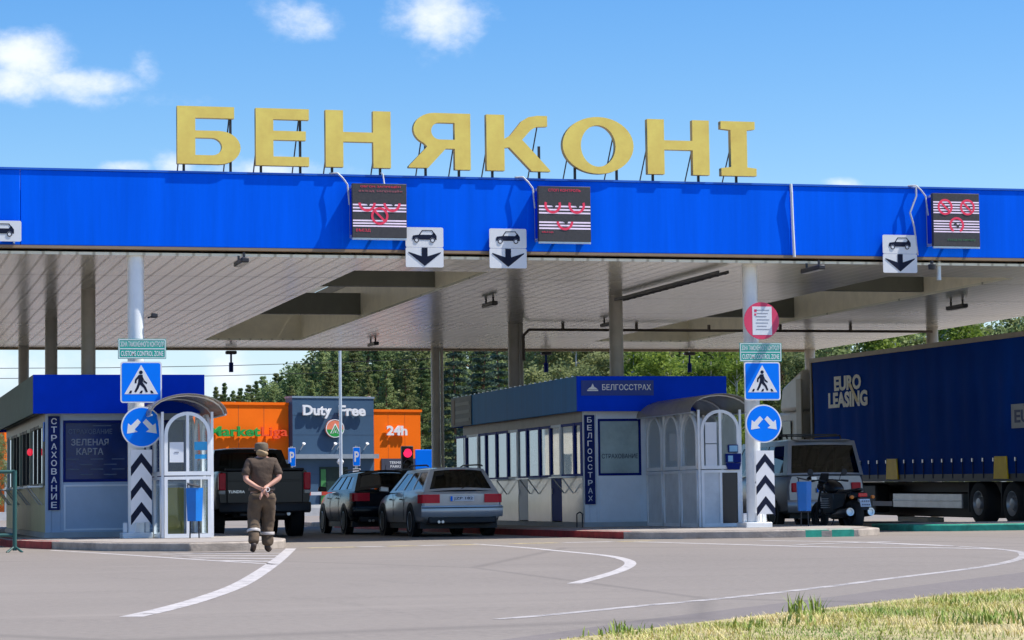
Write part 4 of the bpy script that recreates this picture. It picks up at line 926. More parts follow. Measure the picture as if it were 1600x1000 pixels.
def cabin(root, yb0, yb1, wb, zb, yt0, yt1, wt, zt, sidew, rearw, mat_, crown=.05, bulge=.05, glassm=None, trim=None):
    body = MB(); gr, gf, gs, gs2 = MB(), MB(), MB(), MB()
    patch(body, gr, (-wb, yb0, zb), (wb, yb0, zb), (wt, yt0, zt), (-wt, yt0, zt), [rearw], bulge=bulge)
    patch(body, gf, (wb, yb1, zb), (-wb, yb1, zb), (-wt, yt1, zt), (wt, yt1, zt), [(.06, .94, .08, .92)], bulge=bulge)
    patch(body, gs, (-wb, yb1, zb), (-wb, yb0, zb), (-wt, yt0, zt), (-wt, yt1, zt), sidew)
    patch(body, gs2, (wb, yb0, zb), (wb, yb1, zb), (wt, yt1, zt), (wt, yt0, zt), [(1 - w[1], 1 - w[0], w[2], w[3]) for w in sidew])
    # roof skin: crowned and rounded at the edges
    rows = []
    for i in range(9):
        t_ = i / 8; y = yt0 + (yt1 - yt0) * t_; e = bulge * .0
        rb = bulge * (1 if i == 0 else 0); row = []
        for k in range(11):
            s = -1 + 2 * k / 10
            yy = y - (bulge * (1 - s * s) if i == 0 else 0) + (bulge * (1 - s * s) if i == 8 else 0)
            zc = crown * (1 - s ** 4) * math.sin(math.pi * (.06 + .88 * t_)) ** .5 if 0 < i < 8 else 0
            row.append((s * wt, yy, zt + zc))
        rows.append(row)
    body.grid(rows)
    c = body.build('cabin', mat_, root, smooth=True, ang=30)
    gm = glassm or CARGLASS
    gr.build('rear_window', gm, c, smooth=True); gf.build('windscreen', gm, c, smooth=True); [MB().add([g_.v[i] for i in q_], [(0, 1, 2, 3)]).build('side_window', gm, c) for g_ in (gs, gs2) for q_ in g_.f]
    return c
def wheel(root, x, y, r, w, rim_mat, n=5, name='wheel'):
    s = 1 if x > 0 else -1; rr = r * .66
    ty = MB().lathe([(rr, 0), (r * .93, 0), (r * .985, w * .06), (r, w * .16), (r, w * .84), (r * .985, w * .94), (r * .93, w), (rr, w), (rr, 0)], (x, y, r), (-s, 0, 0), 28).build(name, RUBBER, root, smooth=True)
    b = MB().lathe([(rr, .005), (rr * .93, .0), (rr * .90, .05), (rr * .9, w * .7), (0, w * .7)], (x, y, r), (-s, 0, 0), 28)
    b.lathe([(0, .012), (rr * .22, .014), (rr * .25, .04), (0, .05)], (x, y, r), (-s, 0, 0), 16)
    for k in range(n):
        a = 2 * math.pi * k / n + .3; d = Vector((0, math.cos(a), math.sin(a))); e = Vector((0, -math.sin(a), math.cos(a))); c0 = Vector((x - s * .02, y, r))
        q = [c0 + d * rr * .2 + e * rr * .13, c0 + d * rr * .2 - e * rr * .13, c0 + d * rr * .92 - e * rr * .09, c0 + d * rr * .92 + e * rr * .09]
        b.hexa(q + [p - Vector((s * .03, 0, 0)) for p in q])
    b.build('rim', rim_mat, ty, smooth=True)
def seats(root, y, wid, zb, zt, rear_y=None):
    m_ = mat('seat_cloth', (.03, .03, .035), .9)
    for x in (-wid, wid):
        MB().hexa([(x - .22, y, zb), (x + .22, y, zb), (x + .22, y + .14, zb), (x - .22, y + .14, zb), (x - .20, y - .14, zt - .18), (x + .20, y - .14, zt - .18), (x + .20, y - .04, zt - .18), (x - .20, y - .04, zt - .18)]).box(x - .12, x + .12, y - .17, y - .07, zt - .14, zt).build('seat', m_, root, bevel=.03)
    if rear_y is not None:
        MB().hexa([(-wid - .25, rear_y, zb), (wid + .25, rear_y, zb), (wid + .25, rear_y + .14, zb), (-wid - .25, rear_y + .14, zb), (-wid - .22, rear_y - .12, zt - .2), (wid + .22, rear_y - .12, zt - .2), (wid + .22, rear_y - .02, zt - .2), (-wid - .22, rear_y - .02, zt - .2)]).build('rear_seat', m_, root, bevel=.03)
def plate_(root, y, z, body, w=.50, h=.11):
    p = MB().box(-w / 2, w / 2, y - .012, y, z - h / 2, z + h / 2).build('number_plate', mat('plate_white', (.70, .72, .76), .4), root, bevel=.004)
    text(body, 'lettering', SBLACK, p, (.02, y - .0125, z), w * .80, h * .62, .002, bold=.01)
    MB().box(-w / 2 + .004, -w / 2 + .045, y - .0145, y - .0122, z - h / 2 + .006, z + h / 2 - .006).build('blue_band', SBLUE, p)
    return p
def arches(root, W_, ys, r):
    for s in (-1, 1):
        for y in ys: MB().lathe([(0, 0), (r * 1.1, 0), (r * 1.13, .02)], (s * (W_ + .004), y, r), (-s, 0, 0), 28).build('wheel_arch', BLACK, root)
def estate(name, loc, label, paint, L=4.75, W_=.89, H=1.43, group='cars waiting at the checkpoint', style='old', rz=0.0, plate='JZP 182', r=.315):
    t = empty(name, loc, label, 'car', group, rz)
    zb = .24; bl = .93 if style == 'old' else .98
    loft_body([(.02, W_ * .90, .42, bl - .06, .0), (.06, W_ * .955, .34, bl - .01, .0), (.25, W_ * .985, .27, bl, .0), (.9, W_, zb, bl, 0), (1.9, W_, zb, bl - .01, 0), (3.1, W_, zb, bl - .03, 0), (L * .77, W_ * .99, zb, bl - .06, .03), (L * .88, W_ * .96, zb + .02, bl - .14, .04), (L * .96, W_ * .90, zb + .06, bl - .24, .03), (L, W_ * .78, zb + .12, bl - .36, .0)], 'body', paint, t)
    if style == 'old': c = cabin(t, .10, 3.35, W_ * .90, bl - .015, .40, 2.55, W_ * .64, H - .05, [(.10, .36, .10, .86), (.39, .63, .10, .88), (.66, .93, .12, .88)], (.07, .93, .10, .90), paint, .05, .07)
    else: c = cabin(t, .08, 3.35, W_ * .92, bl - .015, .62, 2.5, W_ * .70, H - .05, [(.10, .37, .12, .86), (.40, .64, .12, .88), (.68, .86, .15, .84)], (.06, .94, .16, .86), paint, .05, .10)
    arches(t, W_, (1.0, 1.0 + L * .57), r + .02)
    for x in (-W_ - .012, W_ + .012):
        for y in (1.0, 1.0 + L * .57): wheel(t, x, y, r, .205, ALU, 5 if style != 'old' else 9)
    MB().box(-W_ + .06, W_ - .06, .3, L - .5, .17, .30).build('underbody', BLACK, t)
    # rear bumper, lamps, hatch details
    bm_ = mat('bumper_' + name, (.25, .29, .33), .4) if style == 'old' else paint
    rows = []
    for s in range(13):
        q = -1 + s / 6; yy = -.10 + .10 * abs(q) ** 3.5
        rows.append([(q * W_ * .985, yy + .04, .40), (q * W_ * .985, yy, .44), (q * W_ * .985, yy - .012, .54), (q * W_ * .985, yy + .005, .625), (q * W_ * .97, yy + .12, .64)])
    b = MB().grid(rows); bp = b.build('bumper', paint, t, smooth=True, ang=50)
    b = MB()
    for s in range(12):
        q0, q1 = -1 + s / 6, -1 + (s + 1) / 6; y0, y1 = -.118 + .10 * abs(q0) ** 3.5, -.118 + .10 * abs(q1) ** 3.5
        b.add([(q0 * W_ * .99, y0, .585), (q1 * W_ * .99, y1, .585), (q1 * W_ * .99, y1, .605), (q0 * W_ * .99, y0, .605)], [(0, 1, 2, 3)])
    b.build('bumper_strip', BLACK, bp)
    MB().box(-W_ * .82, W_ * .82, -.03, .35, .27, .42).build('diffuser', BLACK, t, bevel=.03)
    for s in (-1, 1):
        if style == 'old':
            z0, z1 = .69, .865
        else: z0, z1 = .75, .93
        if True:
            B_ = MB(); pr = [(W_ * (.54 if style == 'old' else .55), -.004), (W_ * .86, .0), (W_ * .945, .02), (W_ * .985, .075), (W_ * 1.004, .27)]
            rows = [[(s * x, y, z) for x, y in pr] for z in (z0, z1)]; B_.grid(rows); rin = [[(s * (x - .03), y + .05, z) for x, y in pr] for z in (z0, z1)]
            B_.grid([rows[0], rin[0]]); B_.grid([rows[1], rin[1]]); B_.build('tail_lamp', TAILRED, t)
        m_ = MB().hexa([(s * (W_ + .0), 3.0, bl + .0), (s * (W_ + .20), 3.04, bl + .02), (s * (W_ + .19), 3.14, bl + .02), (s * (W_ + .0), 3.12, bl + .0), (s * (W_ + .0), 3.0, bl + .11), (s * (W_ + .18), 3.04, bl + .13), (s * (W_ + .17), 3.12, bl + .12), (s * (W_ + .0), 3.12, bl + .11)]).build('mirror', paint, t, bevel=.02)
        for y in (1.75, 2.75): MB().box(s * (W_ - .005), s * (W_ + .022), y, y + .16, bl - .17, bl - .14).build('door_handle', paint if style != 'old' else BLACK, t, bevel=.008)
        MB().path([(s * W_ * .66, .55, H + .012), (s * W_ * .66, .7, H + .04), (s * W_ * .66, 2.2, H + .045), (s * W_ * .66, 2.45, H + .005)], .016, 6).build('roof_rail', DARK, c, smooth=True)
    b = MB()
    for s in (-1, 1):
        for y in (1.62, 2.62): b.box(s * (W_ - .004), s * (W_ + .002), y, y + .012, .34, bl - .03)
    b.build('door_gap', BLACK, t)
    plate_(t, -.012 if style == 'old' else .0, .775 if style == 'old' else .62, plate)
    MB().tube((-.5, -.06, .31), (-.5, .1, .31), .03, n=10).tube((-.42, -.06, .31), (-.42, .1, .31), .03, n=10).build('exhaust', STEEL, t, smooth=True)
    w_ = MB().tube((.0, .06, bl + .05), (.28, .14, bl + .12), .010, n=6).build('rear_wiper', BLACK, c)
    MB().tube((0, .62, H - .01), (0, .52, H + .14), .006, n=6).build('antenna', BLACK, c)
    seats(t, 2.2, .38, .55, 1.22, 1.25)
    MB().box(-W_ * .7, W_ * .7, 3.0, 3.3, .8, bl + .05).build('dashboard', BLACK, t)
    if style == 'old': MB().box(-.16, .16, .36, .42, H - .085, H - .05).build('brake_lamp', TAILRED, c)
    return t
SILVER = mat('silver_blue_paint', (.43, .455, .48), .3, metal=.4, var=.05, coat=.6)
CARBLACK = mat('black_car_paint', (.004, .005, .008), .3, var=.1, coat=.25, spec=.3)
ESTBLACK = mat('glossy_black_paint', (.004, .006, .011), .22, var=.1, coat=.10, spec=.2)
CARBLUE = mat('pale_blue_paint', (.25, .42, .60), .3, metal=.3, var=.05, coat=.5)
VANSIL = mat('warm_silver_paint', (.34, .35, .38), .32, metal=.5, var=.05, coat=.5)
estate('estate_car', (12.22, 49.3, 0), 'silver estate car with red tail lamps standing nearest in the middle lane', SILVER, W_=.865)
estate('estate_car', (11.93, 54.75, 0), 'black estate car partly hidden behind the silver estate car', ESTBLACK, L=4.5, W_=.89, H=1.42, style='new', plate='KBA 417')
estate('estate_car', (1.62, 50.6, 0), 'pale blue car cut by the left edge beside the left kiosk', CARBLUE, L=4.4, H=1.48, style='new', plate='HGT 305', group=None)

def pickup():
    t = empty('pickup_truck', (8.87, 53.5, 0), 'large black pickup truck with its tailgate towards the guard', 'pickup truck', None)
    W_ = 1.02; zb = .55; zt = 1.42
    loft_body([(.02, W_ * .97, .62, zt, .0), (.06, W_ * .985, .60, zt + .02, 0), (.6, W_, .56, zt + .02, 0), (1.9, W_, zb, zt + .02, 0), (1.95, W_ * .99, zb, zt - .06, 0), (4.1, W_ * .99, zb, zt - .08, 0), (4.5, W_ * .98, zb, zt - .10, .04), (5.4, W_ * .95, zb, zt - .16, .05), (5.75, W_ * .88, .58, zt - .3, .02)], 'body', CARBLACK, t)
    c = cabin(t, 2.0, 4.75, W_ * .93, zt - .10, 2.25, 3.85, W_ * .74, 1.93, [(.10, .36, .18, .88), (.42, .72, .18, .90), (.75, .95, .20, .86)], (.10, .90, .14, .86), CARBLACK, .06, .04)
    MB().box(-.30, .30, 2.235, 2.27, 1.915, 1.955).build('brake_lamp', mat('cab_lamp', (.5, .12, .1), .3), c, bevel=.01)
    tg = MB().box(-.83, .83, -.018, .02, .72, 1.43).build('tailgate', CARBLACK, t, bevel=.02)
    MB().box(-.86, .86, -.035, .10, 1.435, 1.49).build('tailgate_cap', BLACK, tg, bevel=.015)
    MB().box(-.80, .80, -.030, -.019, 1.20, 1.24).build('crease', CARBLACK, tg, bevel=.006)
    MB().box(-.14, .14, -.032, -.019, 1.27, 1.37).build('handle', BLACK, tg, bevel=.01)
    text('TUNDRA', 'lettering', mat('badge_chrome', (.75, .75, .76), .25, metal=.7), tg, (-.62, -.019, .985), .36, .062, .006, bold=.03)
    for s in (-1, 1):
        MB().box(s * .85, s * 1.005, -.022, .12, 1.02, 1.39).build('tail_lamp', TAILRED, t, bevel=.02)
        MB().box(s * .86, s * .995, -.018, .10, .93, 1.015).build('reverse_lamp', mat('clear_lamp', (.45, .43, .40), .2), t, bevel=.015)
        MB().hexa([(s * 1.02, 3.95, 1.42), (s * 1.30, 3.98, 1.42), (s * 1.28, 4.08, 1.42), (s * 1.02, 4.05, 1.42), (s * 1.02, 3.95, 1.62), (s * 1.28, 3.98, 1.66), (s * 1.26, 4.08, 1.64), (s * 1.02, 4.05, 1.6)]).build('mirror', BLACK, t, bevel=.03)
    rows = []
    for k in range(13):
        q = -1 + k / 6; yy = -.16 + .10 * abs(q) ** 4
        rows.append([(q * .98, yy + .06, .52), (q * 1.0, yy, .56), (q * 1.0, yy, .72), (q * .99, yy + .03, .75), (q * .97, yy + .2, .75)])
    MB().grid(rows).build('bumper', BLACK, t, smooth=True, ang=50)
    MB().box(-.55, .55, -.02, .3, .46, .56).box(-.04, .04, -.16, .1, .40, .47).build('tow_hitch', DARK, t, bevel=.01)
    p = plate_(t, -.165, .64, 'LKD 530', .42, .10)
    arches(t, W_, (1.35, 4.75), .44)
    for x in (-W_ + .0, W_ - .0):
        for y in (1.35, 4.75): wheel(t, x * 1.01, y, .42, .31, DARK, 6)
    MB().box(-.62, .62, .3, 5.3, .44, .58).tube((-.75, 1.35, .42), (.75, 1.35, .42), .07).build('chassis', BLACK, t)
    MB().tube((.5, -.1, .50), (.5, .6, .50), .04, n=10).build('exhaust', STEEL, t)
    seats(t, 3.2, .45, 1.0, 1.72, 2.55)
    return t
pickup()

def minivan():
    t = empty('minivan', (21.69, 53.0, 0), 'silver minivan with roof bars parked behind the motorcycle', 'van', None)
    W_ = .965; H = 2.05; bl = 1.22
    loft_body([(.03, W_ * .93, .45, bl - .04, 0), (.08, W_ * .97, .38, bl, 0), (.3, W_ * .99, .33, bl, 0), (1.2, W_, .30, bl, 0), (3.4, W_, .30, bl - .02, 0), (4.1, W_ * .97, .32, bl - .16, .03), (4.5, W_ * .88, .38, bl - .34, .03), (4.65, W_ * .74, .45, .80, 0)], 'body', VANSIL, t)
    c = cabin(t, .06, 4.1, W_ * .965, bl - .015, .26, 3.2, W_ * .84, H - .06, [(.08, .28, .08, .84), (.31, .58, .08, .86), (.61, .93, .08, .86)], (.05, .95, .05, .86), VANSIL, .06, .07)
    MB().hexa([(-.66, .10, H - .07), (.66, .10, H - .07), (.68, .40, H - .05), (-.68, .40, H - .05), (-.64, .09, H - .045), (.64, .09, H - .045), (.66, .42, H - .02), (-.66, .42, H - .02)]).build('spoiler', VANSIL, c, bevel=.01)
    MB().box(-.26, .26, .195, .20, 1.86, 1.90).build('sun_strip', mat('strip_grey', (.35, .35, .36), .5), c)
    for s in (-1, 1):
        MB().hexa([(s * .62, -.01, .82), (s * .84, .0, .82), (s * .905, .26, .82), (s * .64, .1, .82), (s * .60, -.01, 1.03), (s * .84, .0, 1.03), (s * .908, .26, 1.03), (s * .62, .1, 1.03)]).build('tail_lamp', TAILRED, t, bevel=.02)
        MB().hexa([(s * .9, 3.75, 1.22), (s * 1.12, 3.78, 1.22), (s * 1.10, 3.88, 1.22), (s * .9, 3.86, 1.22), (s * .9, 3.75, 1.40), (s * 1.10, 3.78, 1.44), (s * 1.08, 3.88, 1.42), (s * .9, 3.86, 1.4)]).build('mirror', BLACK, t, bevel=.03)
        MB().path([(s * .66, .7, H), (s * .66, .75, H + .07), (s * .66, 2.9, H + .08), (s * .66, 2.95, H)], .02, 6).build('roof_rail', DARK, c, smooth=True)
    MB().box(-.70, .70, 1.0, 1.05, H + .085, H + .115).box(-.70, .70, 2.4, 2.45, H + .085, H + .115).build('roof_bar', DARK, c)
    rows = []
    for k in range(13):
        q = -1 + k / 6; yy = -.10 + .11 * abs(q) ** 3.5
        rows.append([(q * W_ * .97, yy + .05, .36), (q * W_ * .985, yy, .42), (q * W_ * .985, yy, .58), (q * W_ * .98, yy + .03, .64), (q * W_ * .96, yy + .13, .65)])
    MB().grid(rows).build('bumper', VANSIL, t, smooth=True, ang=50)
    plate_(t, .0, .86, 'MRE 671')
    tg = MB().box(-.40, .40, .0, .03, 1.05, 1.06).build('tailgate_trim', STEEL, t)
    MB().box(.42, .60, .115, .122, 1.30, 1.40).build('sticker', mat('sticker_pale_blue', (.35, .5, .85), .4), c, bevel=.002)
    arches(t, W_, (.95, 3.75), .34)
    for x in (-W_ - .01, W_ + .01):
        for y in (.95, 3.75): wheel(t, x, y, .325, .21, ALU, 6)
    MB().box(-.8, .8, .3, 4.2, .22, .36).build('underbody', BLACK, t)
    seats(t, 2.9, .4, .7, 1.62, 1.6)
    MB().tube((-.1, .06, 1.26), (-.45, .11, 1.52), .012, n=6).build('rear_wiper', BLACK, c)
minivan()

def motorcycle():
    t = empty('motorcycle', (20.12, 47.35, 0), 'black motorcycle with round silver exhausts parked beside the silver minivan', 'motorcycle', None, R_(6))
    for y, r, w in ((.33, .32, .19), (1.78, .31, .13)):
        wh = MB().lathe([(r * .62, -w / 2), (r * .9, -w / 2), (r * .98, -w * .3), (r, 0), (r * .98, w * .3), (r * .9, w / 2), (r * .62, w / 2), (r * .62, -w / 2)], (0, y, r), (1, 0, 0), 28).build('wheel', RUBBER, t, smooth=True)
        b = MB().lathe([(r * .62, -.03), (r * .56, -.025), (r * .56, .025), (r * .62, .03)], (0, y, r), (1, 0, 0), 24).tube((-.06, y, r), (.06, y, r), .04)
        for k in range(6): a = k * math.pi / 3; b.tube((0, y, r), (0, y + math.cos(a) * r * .58, r + math.sin(a) * r * .58), .014, n=6)
        b.build('rim', DARK, wh, smooth=True); MB().lathe([(.08, -.004), (.15, -.004), (.15, .004), (.08, .004)], (.08, y, r), (1, 0, 0), 20).build('brake_disc', STEEL, wh)
    b = MB()
    for s in (-1, 1): b.tube((s * .10, .33, .32), (s * .12, .95, .42), .03).tube((s * .09, 1.78, .31), (s * .09, 1.52, .92), .027).tube((s * .12, .95, .42), (s * .08, 1.45, .86), .025).tube((s * .12, .95, .42), (s * .12, .75, .74), .022).tube((s * .11, .2, .80), (s * .12, .75, .72), .018)
    b.build('frame', DARK, t, smooth=True)
    skin('fuel_tank', [(0, .88, .80), (0, 1.02, .88), (0, 1.22, .93), (0, 1.40, .90)], [(0, 1), (1, 2), (2, 3)], [(.12, .10), (.18, .15), (.20, .17), (.15, .12)], CARBLACK, t)
    skin('seat', [(0, -.02, .86), (0, .2, .83), (0, .55, .80), (0, .88, .80)], [(0, 1), (1, 2), (2, 3)], [(.07, .035), (.13, .05), (.15, .06), (.13, .06)], BLACK, t)
    MB().hexa([(-.16, .8, .36), (.16, .8, .36), (.15, 1.35, .34), (-.15, 1.35, .34), (-.22, .8, .78), (.22, .8, .78), (.21, 1.38, .80), (-.21, 1.38, .80)]).build('engine', mat('engine_grey', (.08, .085, .09), .4, metal=.6), t, bevel=.04)
    b = MB()
    for k in range(5): b.box(-.23, .23, 1.0, 1.3, .48 + k * .045, .50 + k * .045)
    b.build('cooling_fin', STEEL, t)
    MB().hexa([(-.10, -.06, .66), (.10, -.06, .66), (.13, .5, .70), (-.13, .5, .70), (-.08, -.06, .80), (.08, -.06, .80), (.12, .5, .84), (-.12, .5, .84)]).build('tail', CARBLACK, t, bevel=.03)
    MB().box(-.10, .10, -.10, -.055, .70, .78).build('tail_lamp', mat('bike_red', (.75, .03, .03), .2), t, bevel=.015)
    MB().hexa([(-.08, -.20, .44), (.08, -.20, .44), (.08, -.18, .44), (-.08, -.18, .44), (-.08, -.10, .70), (.08, -.10, .70), (.08, -.08, .70), (-.08, -.08, .70)]).build('mudguard', BLACK, t)
    pl = MB().hexa([(-.12, -.215, .50), (.12, -.215, .50), (.12, -.205, .50), (-.12, -.205, .50), (-.12, -.155, .66), (.12, -.155, .66), (.12, -.145, .66), (-.12, -.145, .66)]).build('number_plate', mat('plate_pale', (.62, .68, .74), .4), t, bevel=.004)
    b = MB(); 
    for k in range(4): b.box(-.09 + k * .05, -.06 + k * .05, -.2, -.194, .60, .63).box(-.09 + k * .05, -.06 + k * .05, -.216, -.209, .53, .56)
    b.build('lettering', INK, pl)
    for s in (-1, 1): MB().hexa([(s * .12, .45, .50), (s * .17, .45, .50), (s * .21, .85, .42), (s * .12, .85, .42), (s * .11, .35, .78), (s * .15, .35, .78), (s * .19, .85, .80), (s * .11, .85, .80)]).build('side_panel', CARBLACK, t, bevel=.02)
    for s in (-1, 1):
        MB().tube((s * .10, -.02, .70), (s * .22, -.04, .70), .012, n=8).build('stalk', DARK, t)
        MB().lathe([(0, -.05), (.035, -.045), (.04, .0), (.02, .04), (0, .045)], (s * .24, -.04, .70), (0, 1, 0), 12).build('indicator', AMBER, t, smooth=True)
        ex = MB().lathe([(.05, .0), (.085, .02), (.09, .1), (.09, .5), (.05, .62), (.03, .9)], (s * .24, .02, .40), (-s * .08, 1, -.08), 18).build('exhaust', mat('exhaust_dark', (.05, .05, .055), .35, metal=.6), t, smooth=True)
        MB().lathe([(.0, .012), (.045, .01), (.05, -.004), (.083, -.006), (.088, .02)], (s * .24, .02, .40), (-s * .08, 1, -.08), 18).build('exhaust_tip', STEEL, ex, smooth=True)
        b = MB().path([(0, 1.45, 1.02), (s * .18, 1.46, 1.06), (s * .34, 1.36, 1.05), (s * .42, 1.30, 1.04)], .016, 8).tube((s * .30, 1.38, 1.055), (s * .43, 1.29, 1.04), .022); b.build('handlebar', DARK, t, smooth=True)
        MB().path([(s * .28, 1.40, 1.06), (s * .33, 1.44, 1.18), (s * .38, 1.42, 1.22)], .008, 6).build('mirror_stem', DARK, t)
        MB().lathe([(0, 0), (.065, .0), (.07, .015), (.04, .04), (0, .045)], (s * .40, 1.40, 1.23), (0, 1, 0), 16).build('mirror', BLACK, t, smooth=True)
        MB().tube((s * .12, 1.0, .36), (s * .28, .98, .36), .018).build('footrest', DARK, t)
    MB().lathe([(0, .12), (.085, .10), (.105, .0), (.10, -.05), (.06, -.12), (0, -.14)], (0, 1.62, .93), (0, 1, 0), 20).build('headlamp', BLACK, t, smooth=True)
    MB().hexa([(-.12, 1.58, 1.02), (.12, 1.58, 1.02), (.12, 1.62, 1.0), (-.12, 1.62, 1.0), (-.09, 1.50, 1.20), (.09, 1.50, 1.20), (.09, 1.53, 1.21), (-.09, 1.53, 1.21)]).build('fly_screen', BLACK, t, bevel=.01)
    MB().box(-.06, .06, 1.18, 1.34, 1.00, 1.08).build('tank_bag', BLACK, t, bevel=.03)
    hl = skin('helmet', [(-.42, 1.33, 1.07), (-.43, 1.36, 1.15)], [(0, 1)], [.10, .11], BLACK, t)
    MB().hexa([(-.47, 1.24, 1.06), (-.33, 1.24, 1.06), (-.34, 1.27, 1.06), (-.46, 1.27, 1.06), (-.47, 1.24, 1.14), (-.34, 1.24, 1.14), (-.34, 1.27, 1.14), (-.46, 1.27, 1.14)]).build('visor', STEEL, hl, bevel=.01)
    MB().tube((-.10, .9, .36), (-.28, .82, .02), .015).build('side_stand', DARK, t)
motorcycle()

# ------------------------------------------------------------------ lorry with its curtain trailer
def lorry():
    Yw = 54.0; ang = R_(.5)
    t = bpy.data.objects.new('lorry', None); link(t)
    t.location = (27.17, Yw, .0); t.rotation_euler = (ang, 0, 0)
    tag(t, 'white cabbed lorry with a long dark blue curtain trailer in the right lane', 'lorry')
    CUR = mat('curtain_blue', (.0, .05, .34), .6, spec=.02, var=.18, vs=.9, stretch=(1, 1, .3), bump=.5, bs=1.5)
    RAIL = mat('rail_grey_brown', (.30, .26, .20), .45, metal=.2)
    x0, x1 = -1.27, 1.27; y0, y1 = -5.2, 10.35; zb, zt = 1.16, 4.30
    b = MB(); rows = []
    n = 60
    for i in range(n + 1):
        y = y0 + .12 + (y1 - y0 - .3) * i / n; rows.append([(x0 + .028 * math.sin(i * 1.7) * (1 - abs(2 * k / 6 - 1)) + .006 * math.sin(i * .6 + k), y, zb + (zt - zb) * k / 6) for k in range(7)])
    b.grid(rows)
    cu = b.build('curtain', CUR, t, smooth=True, ang=80)
    MB().box(x0 + .06, x1, y0, y1 - .05, zb + .02, zt + .03).build('cargo_box', mat('trailer_white', (.35, .35, .34), .6), t)
    MB().box(x0 - .03, x0 + .05, y0, y1, zt + .002, zt + .12).box(x1 - .05, x1 + .02, y0, y1, zt + .04, zt + .12).box(x0 + .055, x1 - .055, y1 - .08, y1, zt + .035, zt + .12).build('roof_rail', RAIL, t)
    MB().box(x0 + .055, x1 - .055, y0, y1 - .085, zt + .045, zt + .10).build('roof', mat('tarp_roof', (.40, .40, .38), .6), t)
    MB().box(x0 - .01, x1, y1 - .12, y1 - .0, zb - .1, zt).build('headboard', mat('post_brown', (.16, .12, .08), .5), t)
    MB().box(x0 - .02, x1, y0, y1 - .15, 1.02, 1.20).build('side_rave', DARK, t)
    y = y0 + .3
    while y < y1 - .4:
        st = MB().box(x0 - .03, x0 - .018, y, y + .035, 1.10, 1.48).build('strap', mat('strap_navy', (.012, .02, .07), .6, spec=.1), t); MB().box(x0 - .045, x0 - .02, y - .005, y + .045, 1.485, 1.57).build('buckle', STEEL, st)
        y += .56
    for yy in (-1.72, 4.44):
        MB().hexa([(x0 - .06, yy, 1.08), (x0 - .06, yy + .72, 1.08), (x0 - .03, yy + .72, 1.08), (x0 - .03, yy, 1.08), (x0 - .06, yy + .06, 1.60), (x0 - .06, yy + .66, 1.60), (x0 - .03, yy + .66, 1.60), (x0 - .03, yy + .06, 1.60)]).build('yellow_wedge', mat('load_yellow', (.95, .60, .01), .5), t)
    Lb = ((0, -1, 0), (0, 0, 1)); SG = mat('logo_grey', (.80, .80, .74), .5)
    text('EURO', 'lettering', SG, cu, (x0 - .022, 7.66, 3.655), 1.83, .40, .004, Lb, bold=.045); text('LEASING', 'lettering', SG, cu, (x0 - .022, 7.67, 3.215), 2.66, .42, .004, Lb, bold=.045)
    MB().hexa([(x0 - .03, 7.06, 3.12), (x0 - .03, 6.90, 3.12), (x0 - .022, 6.90, 3.12), (x0 - .022, 7.06, 3.12), (x0 - .03, 7.62, 3.63), (x0 - .03, 7.44, 3.63), (x0 - .022, 7.44, 3.63), (x0 - .022, 7.62, 3.63)]).build('logo_stroke', mat('logo_sand', (.66, .56, .30), .5), cu)
    gp = MB().box(x0 - .024, x0 - .018, -4.6, -1.91, 2.23, 2.78).build('grey_patch', mat('patch_grey', (.35, .36, .38), .5), cu)
    text('EURO', 'lettering', mat('patch_ink', (.02, .04, .14), .5), gp, (x0 - .0245, -2.92, 2.50), 1.7, .30, .003, Lb, bold=.03)
    # running gear
    AL2 = mat('side_guard_alu', (.55, .58, .62), .35, metal=.5)
    MB().box(x0 + .0, x0 + .04, 0.86, 4.88, .38, .72).box(x0 - .012, x0, 0.86, 4.88, .54, .57).build('side_guard', AL2, t, bevel=.01)
    gb = MB().box(x0 + .02, x0 + .05, 5.0, 6.24, .40, .52); gb.build('side_marker_board', mat('board_dim', (.28, .27, .33), .5), t)
    MB().box(x0 + .1, x0 + .55, 3.05, 4.84, .02, .13).build('pallet', mat('pallet_wood', (.50, .46, .38), .8), t)
    MB().box(-.5, .5, y0 + .3, y1 - 1.2, .75, 1.0).build('chassis', BLACK, t); MB().box(-.2, 1.1, 1.2, 9.6, .12, .74).build('under_shade_box', BLACK, t, bevel=.03)  # second box is added: black, to darken the bright gap under the trailer
    for yy in (-3.5, -1.75, 0.0):
        for s in (-1, 1):
            ty = MB().lathe([(.29, 0), (.46, 0), (.50, .03), (.51, .07), (.51, .32), (.50, .36), (.29, .38)], (s * 1.25, yy, .51), (-s, 0, 0), 32).build('wheel', RUBBER, t, smooth=True)
            b = MB().lathe([(.29, .005), (.275, .0), (.26, .05), (.20, .12), (.14, .10), (.12, .0), (.0, -.01)], (s * 1.25, yy, .51), (-s, 0, 0), 32)
            for k in range(10): a = k * math.pi / 5; b.tube((s * 1.25 - s * .10, yy + .17 * math.cos(a), .51 + .17 * math.sin(a)), (s * 1.25 - s * .06, yy + .17 * math.cos(a), .51 + .17 * math.sin(a)), .018, n=6)
            b.build('rim', mat('lorry_rim', (.42, .43, .45), .4, metal=.5), ty, smooth=True)
    for yy in (-3.5, -1.75, 0.0): 
        MB().box(x0 + .03, x0 + .45, yy + .52, yy + .55, .30, 1.0).build('mud_flap', BLACK, t)
    MB().box(x0 + .1, x0 + .5, 6.2, 9.6, .22, .95).build('fuel_tank', BLACK, t, bevel=.05)
    # tractor
    CAB = mat('cab_white', (.62, .60, .56), .4, var=.06)
    MB().hexa([(-1.24, 11.2, .9), (1.24, 11.2, .9), (1.24, 13.3, .8), (-1.24, 13.3, .8), (-1.22, 11.2, 3.0), (1.22, 11.2, 3.0), (1.18, 13.1, 3.0), (-1.18, 13.1, 3.0)]).build('cab', CAB, t, bevel=.08)
